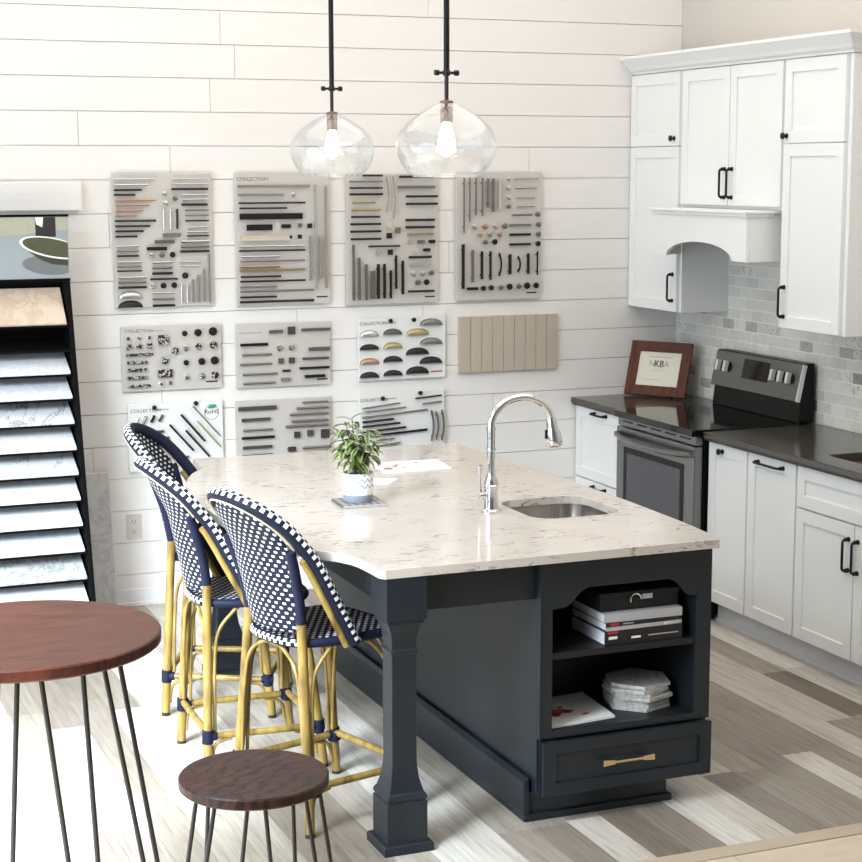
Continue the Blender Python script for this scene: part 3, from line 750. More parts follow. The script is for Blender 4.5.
# ---- magazine, card by the plant
def flat_paper(name, label, cat, corners, z, h, mat, art=None):
    cx = sum(c[0] for c in corners)/4; cy = sum(c[1] for c in corners)/4
    t = thing(name, label, cat, (cx, cy, z)); m = MB(); m.plate([corners], z+.0005, z+h); pg = obj('pages', m, 'paperwhite', t)
    a, b, c, d = [Vector((q[0], q[1], 0)) for q in corners]
    F = lambda u, v: (a.lerp(b, u)).lerp(d.lerp(c, u), v)
    for k, (mt, u, v, ru, rv) in enumerate(art or []):
        m = MB(); lp = []
        for i in range(9):
            an = 2*PI*i/9; w = 1+.25*math.sin(i*2.7+k); q = F(u+ru*w*math.cos(an), v+rv*w*math.sin(an)); lp.append((q.x, q.y))
        m.plate([lp], z+h+.0001, z+h+.0005+.0001*k); obj('cover_picture', m, mt, pg)
    return t
M['terracotta'] = simple('printed_terracotta', (178, 112, 84), .5, var=.2, scale=60); M['pinkprint'] = simple('printed_pink', (214, 170, 160), .5, var=.1, scale=60)
flat_paper('magazine', 'thin food magazine lying flat on the worktop behind the plant', 'magazine', [(-2.405, -1.845), (-2.111, -1.845), (-2.085, -1.62), (-2.370, -1.60)], .914, .005, 'paperwhite',
           [('terracotta', .12, .33, .07, .12), ('greyink', .25, .5, .05, .05), ('pinkprint', .36, .33, .06, .06), ('terracotta', .3, .62, .04, .06), ('greyink', .62, .72, .03, .04)])
m = MB(); m.plate([[(-2.60, -1.99), (-2.475, -2.08), (-2.40, -1.98), (-2.525, -1.89)]], .9145, .9158)
tag(obj('paper_card', m, 'paperwhite', org=(-2.5, -1.985, .9145)), 'small white paper card lying between the plant and the magazine', 'card')

# ---- things on the island shelves
def book(label, x0, x1, y0, y1, z0, h, cov, red=None, ang=0):
    c_ = ((x0+x1)/2, (y0+y1)/2, z0); t = thing('book', label, 'book', c_, math.radians(ang), 'books lying on the upper island shelf')
    a, b = (x1-x0)/2, (y1-y0)/2; ct_ = .0025
    m = MB(); m.box(-a, a, -b, b, 0.0002, ct_); m.box(-a, a, -b, b, h-ct_, h-.0002); m.box(-a, a, -b, -b+ct_, ct_, h-ct_); cv = obj('cover', m, cov, t, world=False, bevel=.0006)
    m = MB(); m.box(-a+.003, a-.003, -b+ct_+.0002, b-.004, ct_+.0001, h-ct_-.0001); obj('pages', m, 'paper', t, world=False)
    for (mt, u0, u1, v0, v1) in red or []:
        m = MB(); m.box(-a+2*a*u0, -a+2*a*u1, -b-.0008, -b-.0001, h*v0, h*v1); obj('spine_print', m, mt, cv, world=False)
    return t
bx0, bx1, by0, by1 = -2.212, -1.922, -3.372, -3.125
zz = .5752
book('thick black book with white spine lettering at the bottom of the shelf stack', bx0, bx1, by0, by1, zz, .048, 'bookblack', [('paperwhite', .05, .16, .42, .62), ('paperwhite', .34, .46, .35, .5), ('paleink', .56, .95, .42, .50), ('red', .04, .17, .80, .97)]); zz += .0483
book('black and grey book in the middle of the shelf stack', bx0+.002, bx1-.002, by0+.002, by1, zz, .028, 'bookblack', [('bookgrey', 0.0, 1.0, .02, .48), ('paperwhite', .76, .97, .06, .42), ('red', .06, .17, .62, .92), ('paleink', .22, .36, .68, .82)], 1); zz += .0283
book('pale grey book on top of the shelf stack under the black box', bx0, bx1, by0, by1, zz, .030, 'bookgrey', None, -1); zz += .0303
t = thing('storage_box', 'flat black box with metal clasp on top of the stacked books', 'box', (-2.07, -3.21, zz))
m = MB(); m.box(-2.215, -1.925, -3.345, -3.09, zz+.0002, zz+.045); obj('box_body', m, 'boxblack', t, bevel=.002)
m = MB(); m.box(-2.218, -1.922, -3.348, -3.087, zz+.0452, zz+.062); lid = obj('lid', m, 'boxblack', t, bevel=.002)
m = MB(); m.box(-2.062, -2.025, -3.352, -3.3483, zz+.034, zz+.050); cl = obj('clasp_plate', m, 'bookgrey', lid)
zt = zz+.0625; ring = [(-2.088+.020*math.cos(math.radians(a)), -3.352, zz+.034+.020*math.sin(math.radians(a))) for a in range(0, 201, 20)]
m = MB(); m.tube(ring, .003, 8); obj('clasp', m, 'chrome', lid, smooth=40)
rng = random.Random(5); z = .3143; hexl = ['at the bottom', 'second from the bottom', 'third from the bottom', 'fourth from the bottom', 'third from the top', 'second from the top', 'at the top']
for k in range(7):
    m = MB(); R = .1165-.002*(k % 3); a0 = .28+rng.uniform(-.12, .12)+(.2 if k in (2, 4) else 0)
    m.plate([[(R*math.cos(a0+i*PI/3), R*math.sin(a0+i*PI/3)) for i in range(6)]], .0001, .0125)
    o = obj('hexagon_tile', m, 'hex', world=False, bevel=.001); o.location = (-2.008+rng.uniform(-.008, .008), -3.222+rng.uniform(-.009, .009), z)
    tag(o, f'marble hexagon tile {hexl[k]} of the stack on the lower island shelf', 'tile', 'stacked hexagon tiles'); z += .0128
flat_paper('magazine', 'magazine with red flower cover flat on the lower island shelf', 'magazine', [(-2.403, -3.360), (-2.150, -3.335), (-2.130, -3.06), (-2.395, -3.085)], .3142, .009, 'paperwhite',
           [('terracotta', .34, .46, .15, .09), ('red', .25, .36, .10, .08), ('red', .47, .40, .09, .06), ('terracotta', .18, .52, .05, .07), ('red', .66, .22, .06, .03), ('greyink', .45, .58, .05, .03)])

# ------------------------------------------------------------------ bistro counter stools
def make_stool(label, loc, rz):
    S = thing('bistro_stool', label, 'bar stool', loc, math.radians(rz), 'woven counter stools along the island')
    o = lambda n, m, mt, par=None, **k: obj(n, m, mt, par or S, world=False, **k)
    seat = smoothpts([(.235, 0, 0), (.225, .12, 0), (.175, .18, 0), (.06, .192, 0), (-.06, .168, 0), (-.13, .125, 0), (-.155, .06, 0), (-.158, 0, 0)], 5)
    lp = [(q.x, q.y) for q in seat]+[(q.x, -q.y) for q in reversed(seat[1:-1])]
    m = MB(); m.plate([lp], .606, .632); o('seat', m, 'weave', bevel=.003)
    edge = [Vector((x*1.01, y*1.01, .618)) for x, y in lp]; N_ = len(edge); h_ = N_//2
    fr = [q for q in edge[-24:]+edge[:25]]; bk = edge[24:N_-23]
    m = MB(); m.tube(fr, .0155, 10, v0=lambda P: (P-Vector((.03, 0, .56))).normalized()); o('seat_rim', m, 'wrap', smooth=60)
    m = MB(); m.tube(bk, .0158, 10, v0=lambda P: (P-Vector((.03, 0, .56))).normalized()); o('seat_rim', m, 'rim', smooth=60)
    E = smoothpts([(-.131, .141, .655), (-.141, .146, .70), (-.166, .158, .82), (-.190, .172, .925), (-.228, .165, 1.0), (-.263, .143, 1.055), (-.293, .10, 1.095), (-.309, .05, 1.114), (-.314, .004, 1.120)], 5)
    low = lambda q: Vector((q.x, q.y, q.z if q.z < .9 else .9+(q.z-.9)*.86)); E = [low(q) for q in E]
    def pan(u, v):
        k = v*(len(E)-1); i = min(int(k), len(E)-2); q = E[i].lerp(E[i+1], k-i); s = 2*u-1
        w_ = q.y; bulge = .05*(1-v)**.5*(w_/.16)
        return Vector((q.x-bulge*(1-s*s), s*w_, q.z))
    def puv(u, v):
        q = pan(u, v); return (q.y+.5, (q.z-.6)*1.06)
    m = MB(); m.grid(pan, 22, 40, puv); o('back_panel', m, 'weave', smooth=180, solid=.006)
    Rm = smoothpts([(.028, -.214, .613), (-.048, -.213, .755), (-.122, -.207, .893), (-.203, -.186, 1.015), (-.265, -.142, 1.085), (-.310, -.075, 1.126), (-.326, 0, 1.138), (-.310, .075, 1.126), (-.265, .142, 1.085), (-.203, .186, 1.015), (-.122, .207, .893), (-.048, .213, .755), (.028, .214, .613)], 6)
    Rm = [low(q) for q in Rm]
    m = MB(); m.tube(Rm, .022, 16, v0=lambda P: (P-Vector((-.08, 0, .62))).normalized(), sx=1.0, sy=1.05); o('back_rim', m, 'rim', smooth=80)
    inner = [Vector((q.x-.020, q.y*.925, q.z-.014)) for q in Rm if q.z > .93]
    m = MB(); m.tube(inner, .0032, 8); o('back_piping', m, 'cane', smooth=60)
    for s in (-1, 1):
        a = [Vector((q.x-.026, q.y*.955, q.z-.010)) for q in Rm if q.y*s > 0 and q.z < .93]
        m = MB(); m.tube(a, .0125, 10); o('arm_rail', m, 'bamboo', smooth=60)
        rear = [(-.160, s*.217, .012), (-.150, s*.187, .30), (-.140, s*.160, .58), (-.136, s*.149, .687)]
        m = MB(); m.tube(smoothpts(rear, 4), .0165, 12); lg = o('leg', m, 'bamboo', smooth=60)
        m = MB(); m.tube([(-.160, s*.217, 0), (-.160, s*.217, .0118)], .0165, 12); o('rubber_foot', m, 'rubber', lg)
        m = MB(); m.tube(smoothpts([(-.136, s*.149, .6875), (-.150, s*.156, .78), (-.172, s*.168, .86), (-.196, s*.180, .935)], 4), .0168, 12); o('back_post', m, 'wrap', smooth=60)
        frontp = [(.262, s*.218, .012), (.232, s*.200, .30), (.195, s*.172, .602)]
        m = MB(); m.tube(smoothpts(frontp, 4), .0165, 12); lg = o('leg', m, 'bamboo', smooth=60)
        m = MB(); m.tube([(.262, s*.218, 0), (.262, s*.218, .0118)], .0165, 12); o('rubber_foot', m, 'rubber', lg)
        m = MB(); m.tube([(-.152, s*.201, .155), (.246, s*.208, .150)], .0125, 10); o('stretcher', m, 'bamboo', smooth=60)
        # thin bent braces up to the seat and down to the legs
        m = MB(); m.tube(smoothpts([(-.128, s*.192, .17), (-.122, s*.182, .40), (-.105, s*.176, .52), (-.055, s*.176, .585), (-.03, s*.172, .604)], 5), .0066, 8); o('brace', m, 'bamboo', smooth=60)
        m = MB(); m.tube(smoothpts([(.222, s*.205, .17), (.205, s*.192, .40), (.172, s*.186, .52), (.12, s*.184, .585), (.09, s*.184, .604)], 5), .0066, 8); o('brace', m, 'bamboo', smooth=60)
        m = MB(); m.tube(smoothpts([(-.143, s*.207, .05), (-.138, s*.204, .10), (-.12, s*.203, .13), (-.07, s*.203, .142)], 5), .0066, 8); o('brace', m, 'bamboo', smooth=60)
        m = MB(); m.tube(smoothpts([(.240, s*.211, .05), (.230, s*.210, .10), (.21, s*.208, .128), (.16, s*.207, .139)], 5), .0066, 8); o('brace', m, 'bamboo', smooth=60)
        for (x, y, z, dx) in ((-.155, s*.202, .155, .0), (.248, s*.210, .150, 0)):
            m = MB(); m.cyl((x-.002, y, z-.024), (x-.0005, y, z+.024), .0205, n=12); m.cyl((x-.026 if x > 0 else x-.018, y, z), (x+.018 if x > 0 else x+.030, y, z), .0165, n=12); m.cyl((x, y, z), (x, y-s*.032, z), .0165, n=12); o('joint_wrap', m, 'wrap', smooth=60)
    m = MB(); m.tube([(-.155, -.200, .165), (-.155, .200, .165)], .0125, 10); o('stretcher', m, 'bamboo', smooth=60)
    m = MB(); m.tube([(.248, -.206, .158), (.248, .206, .158)], .0125, 10); o('stretcher', m, 'bamboo', smooth=60)
    for x0, zz_ in ((-.15, .606), (.215, .600)):
        m = MB(); sgn = 1 if x0 < 0 else -1
        m.tube(smoothpts([(x0*1.03, -.182, .18), (x0*1.02, -.165, .40), (x0, -.135, .53), (x0*.98, -.06, .588), (x0*.98, 0, .596), (x0*.98, .06, .588), (x0, .135, .53), (x0*1.02, .165, .40), (x0*1.03, .182, .18)], 4), .0066, 8); o('brace', m, 'bamboo', smooth=60)
    return S
st = make_stool('woven navy and white bistro stool nearest the front corner post', (-3.084, -2.939, 0), 17.2)
STOOLS = [('woven navy and white bistro stool in the middle of the three', (-3.172, -2.345, 0), -1.5), ('woven navy and white bistro stool farthest back by the wall', (-3.062, -1.648, 0), -26)]
for lb, lc, rz in STOOLS:
    c = copy_tree(st); c.location = lc; c.rotation_euler = (0, 0, math.radians(rz)); c['label'] = lb

# ------------------------------------------------------------------ round table and stool with hairpin legs
def hairpin(th, rods, z, r):
    """rods: (top, foot, y) pairs in world x"""
    for a, b in rods:
        m = MB(); A = [Vector((a[0], a[2], z)), Vector((a[1], a[2], .012))]; B = [Vector((b[1], b[2], .012)), Vector((b[0], b[2], z))]
        mid = [A[1].lerp(B[0], t)+Vector((0, 0, -.006)) for t in (.15, .5, .85)]
        m.tube(A+mid+B, r, 10, up=(0, 1, 0)); lg = obj('hairpin_leg', m, 'iron', th, smooth=60)
        m = MB(); x0, x1 = min(a[0], b[0])-.004, max(a[0], b[0])+.004; m.box(x0, x1, min(a[2], b[2])-.006, max(a[2], b[2])+.006, z-.001, z+.0025); obj('mounting_plate', m, 'iron', lg)
def round_top(th, c, z, r, h, mat):
    m = MB(); m.lathe([(0, z-h), (r-.006, z-h), (r, z-h+.005), (r, z-.005), (r-.004, z-.001), (0, z)], (c[0], c[1], 0), 72); obj('tabletop' if r > .2 else 'seat', m, mat, th, smooth=35)
t = thing('round_table', 'round dark wood table with thin iron hairpin legs in the left foreground', 'table', (-4.143, -3.805, 0))
round_top(t, (-4.143, -3.805), .932, .352, .034, 'walnut')
hairpin(t, [((-4.192, -4.245, -4.0), (-4.235, -4.290, -3.97)), ((-4.143, -4.048, -4.03), (-4.037, -3.997, -4.03)), ((-3.966, -3.821, -3.90), (-3.923, -3.787, -3.90)), ((-4.30, -4.36, -3.62), (-4.25, -4.28, -3.60))], .8950, .0068)
t = thing('round_stool', 'low round dark wood stool with iron hairpin legs in the front foreground', 'stool', (-3.661, -4.252, 0))
round_top(t, (-3.661, -4.252), .633, .187, .030, 'walnut2')
hairpin(t, [((-3.812, -3.905, -4.27), (-3.762, -3.860, -4.27)), ((-3.752, -3.782, -4.16), (-3.716, -3.785, -4.385)), ((-3.673, -3.624, -4.385), (-3.533, -3.521, -4.16)), ((-3.538, -3.458, -4.27), (-3.500, -3.414, -4.27))], .6000, .0055)

# ------------------------------------------------------------------ stone sample rack on the left
RX = -3.345
Yf = lambda z: -.28-(1.6-z)*.267
rk = thing('sample_rack', 'black slanted display rack holding stone samples at the left edge', 'display rack', (-3.68, -.40, 0))
RL = -4.02
for x0, x1 in ((RX-.022, RX), (RL, RL+.022)):
    m = MB(); m.plate([[(Yf(0), 0), (Yf(1.618), 1.618), (-.16, 1.618), (-.16, 0)]], x0, x1, lambda a, b, t: (t, a, b)); obj('side_panel', m, 'rack', rk, bevel=.002)
m = MB(); m.box(RL+.0225, RX-.0225, -.175, -.162, 0, 1.618); obj('back_panel', m, 'rack', rk)
samples = [(1.423, 'b'), (1.204, 's'), (1.095, 'v'), (.983, 'd'), (.868, 'w'), (.758, 'f'), (.647, 'w'), (.534, 'w'), (.422, 'v'), (.303, 'g'), (.194, 'w')]
M['sb'] = slab('sample_beige_travertine', (206, 186, 166), (176, 148, 126), 8, .5, .1)
M['ss'] = slab('sample_speckled_white', (222, 222, 225), (150, 150, 154), 30, .45, .03)
M['sv'] = slab('sample_light_blue_white', (222, 226, 232), (190, 194, 202), 12, .5, .06)
M['sd'] = slab('sample_dark_vein_marble', (214, 214, 216), (104, 104, 108), 3.2, .8, .014)
M['sw'] = slab('sample_plain_white', (234, 236, 240), (216, 218, 222), 6, .25, .06)
M['sf'] = slab('sample_fine_vein_white', (222, 223, 224), (140, 140, 144), 3.6, .6, .012)
M['sg'] = slab('sample_grey_marble', (202, 204, 204), (128, 130, 132), 14, .7, .05)
slab_labels = ['beige travertine stone sample at the top of the black rack', 'speckled grey-white stone sample, first below the empty rack slot', 'pale blue-white stone sample second below the empty rack slot',
 'white marble sample with dark vein, third below the empty slot', 'plain white stone sample fourth below the empty rack slot', 'white stone sample with one fine grey vein, fifth below the empty slot',
 'plain white stone sample sixth below the empty rack slot', 'plain white stone sample seventh below the empty rack slot', 'pale blue-white stone sample right above the grey marble one', 'grey marble stone sample second from the bottom of the rack', 'white stone sample lowest in the black rack']
for (z, kd), lb in zip(samples, slab_labels):
    dep, drop = (.147, .155) if kd == 'b' else (.155, .078)
    y = Yf(z); x0, x1 = RL+.030, -3.378
    ybk, zbk = y+dep, z+drop
    if ybk > -.18: f_ = (-.18-y)/dep; ybk = -.18; zbk = z+drop*f_
    nv = Vector((0, -(zbk-z), ybk-y)).normalized()*.012
    m = MB(); m.plate([[(y-.004, z), (ybk, zbk), (ybk+nv.y, zbk+nv.z), (y-.004+nv.y, z+nv.z)]], x0, x1, lambda a, b, t: (t, a, b))
    tag(obj('stone_sample', m, 's'+kd, org=((x0+x1)/2, y, z), bevel=.0015), lb, 'stone sample', 'stone samples in the slanted rack')
    m = MB(); g_ = .0008
    m.plate([[(y-.004, z-g_), (ybk, zbk-g_), (ybk, zbk-.010), (y-.004, z-.010)]], x0-.004, RX-.023, lambda a, b, t: (t, a, b))
    m.box(-3.3765, RX-.0235, y-.006, y+.012, z-.012, z+.004)
    obj('ledge', m, 'rack', rk)
y = Yf(1.31); m = MB(); m.plate([[(y-.004, 1.312), (-.18, 1.35), (-.18, 1.342), (y-.004, 1.302)]], RL+.026, RX-.023, lambda a, b, t: (t, a, b)); obj('ledge', m, 'rack', rk)

M['pgrey'] = simple('poster_grey_counter', (150, 157, 160), .4, var=.06, scale=20); M['pdark'] = simple('poster_charcoal', (46, 44, 43), .4); M['polive'] = simple('poster_olive_bowl', (62, 64, 48), .4, var=.2, scale=30)
M['pshade'] = simple('poster_speckle_grey', (112, 115, 116), .4, var=.25, scale=120); M['ptowel'] = simple('poster_towel', (168, 166, 144), .5, var=.12, scale=40); M['pinner'] = simple('poster_bowl_inside', (80, 80, 58), .4, var=.25, scale=40)
sg = thing('photo_sign', 'printed photo sign of a dark oval bowl topping the black rack', 'sign', (-3.68, -.26, 1.62))
sy = -.272; x0, x1, z0, z1 = RL, RX-.002, 1.632, 1.912
m = MB(); m.box(x0, x1, sy, sy+.012, z0, z1); bd = obj('photo_panel', m, 'pgrey', sg)
m = MB(); m.box(x0, RX+.002, sy-.003, sy+.03, z1, z1+.010); m.box(x0, RX+.002, sy-.003, sy+.03, z0-.013, z0); obj('rail', m, 'rack', sg)
S_ = lambda px, py: (-3.658+(px/68)*.31, 1.912-(py-217)/65*.28)        # picture detail laid out on the panel
def pic(nm, mt, pts, k): 
    m = MB(); m.plate([[S_(*q) for q in pts]], sy-.0004*k-.0006, sy-.0004*k, lambda a, b, t: (a, t, b)); obj(nm, m, mt, bd)
ell = lambda cx, cy, rx, ry, rot=0, n=28: [(cx+rx*math.cos(2*PI*i/n)*math.cos(rot)-ry*math.sin(2*PI*i/n)*math.sin(rot), cy+rx*math.cos(2*PI*i/n)*math.sin(rot)+ry*math.sin(2*PI*i/n)*math.cos(rot)) for i in range(n)]
clipx = lambda P: [(min(67.4, a), min(281, max(217.5, b))) for a, b in P]
pic('printed_speckle', 'pshade', clipx(ell(48, 268, 26, 10, .1)), 1)
pic('printed_towel', 'ptowel', [(-60, 217.5), (34, 217.5), (37, 233), (22, 236), (-60, 237)], 1)
pic('printed_cloth', 'ptowel', [(56, 217.5), (67.4, 217.5), (67.4, 232), (56, 231)], 1)
pic('printed_jar', 'pdark', [(36, 217.5), (56, 217.5), (56, 238), (36, 238)], 2)
pic('printed_label', 'paperwhite', [(36, 217.5), (44, 217.5), (43, 228), (37, 225)], 3)
pic('printed_bowl', 'polive', clipx([(20, 243), (30, 254), (40, 262), (52, 267), (67.4, 268.5), (67.4, 250), (40, 240)]), 3)
pic('printed_rim', 'paperwhite', clipx(ell(52, 249.5, 33, 10.5, .22)), 4)
pic('printed_inside', 'pinner', clipx(ell(52.6, 249.4, 30.6, 9.0, .22)), 5)
m = MB(); m.box(-4.02, -3.238, -.055, .0002, 1.935, 2.062)
tag(obj('header_board', m, 'wall', org=(-3.63, -.05, 1.935), bevel=.002), 'plain white header box on the wall above the photo sign', 'board')
M['sl'] = slab('leaning_marble', (206, 206, 206), (160, 160, 164), 6, .5, .03)
m = MB(); tl = math.atan2(.11, .66)
m.plate([[(-.155, .002), (-.170, .002), (-.044, .68), (-.029, .68)]], -3.325, -3.150, lambda a, b, t: (t, a, b))
tag(obj('leaning_slab', m, 'sl', org=(-3.23, -.1, 0), bevel=.002), 'tall narrow white marble slab leaning on the wall beside the rack', 'stone slab')

# wall outlet
ol = thing('wall_outlet', 'beige double power outlet low on the shiplap wall', 'outlet', (-3.022, -.003, .395))
m = MB(); m.box(-3.060, -2.985, -.007, -.0005, .335, .455); op_ = obj('cover_plate', m, 'plate', ol, bevel=.002)
for zc in (.419, .371):
    m = MB(); m.plate([rrect(-3.040, -3.005, zc-.016, zc+.016, .012, 4)], -.0085, -.0071, lambda a, b, t: (a, t, b)); so = obj('socket', m, 'plate', op_)
    m = MB(); m.box(-3.032, -3.029, -.0092, -.0086, zc-.003, zc+.008); m.box(-3.017, -3.014, -.0092, -.0086, zc-.003, zc+.008); m.cyl((-3.0225, -.0092, zc-.009), (-3.0225, -.0086, zc-.009), .003, n=8); obj('slots', m, 'slot', so)

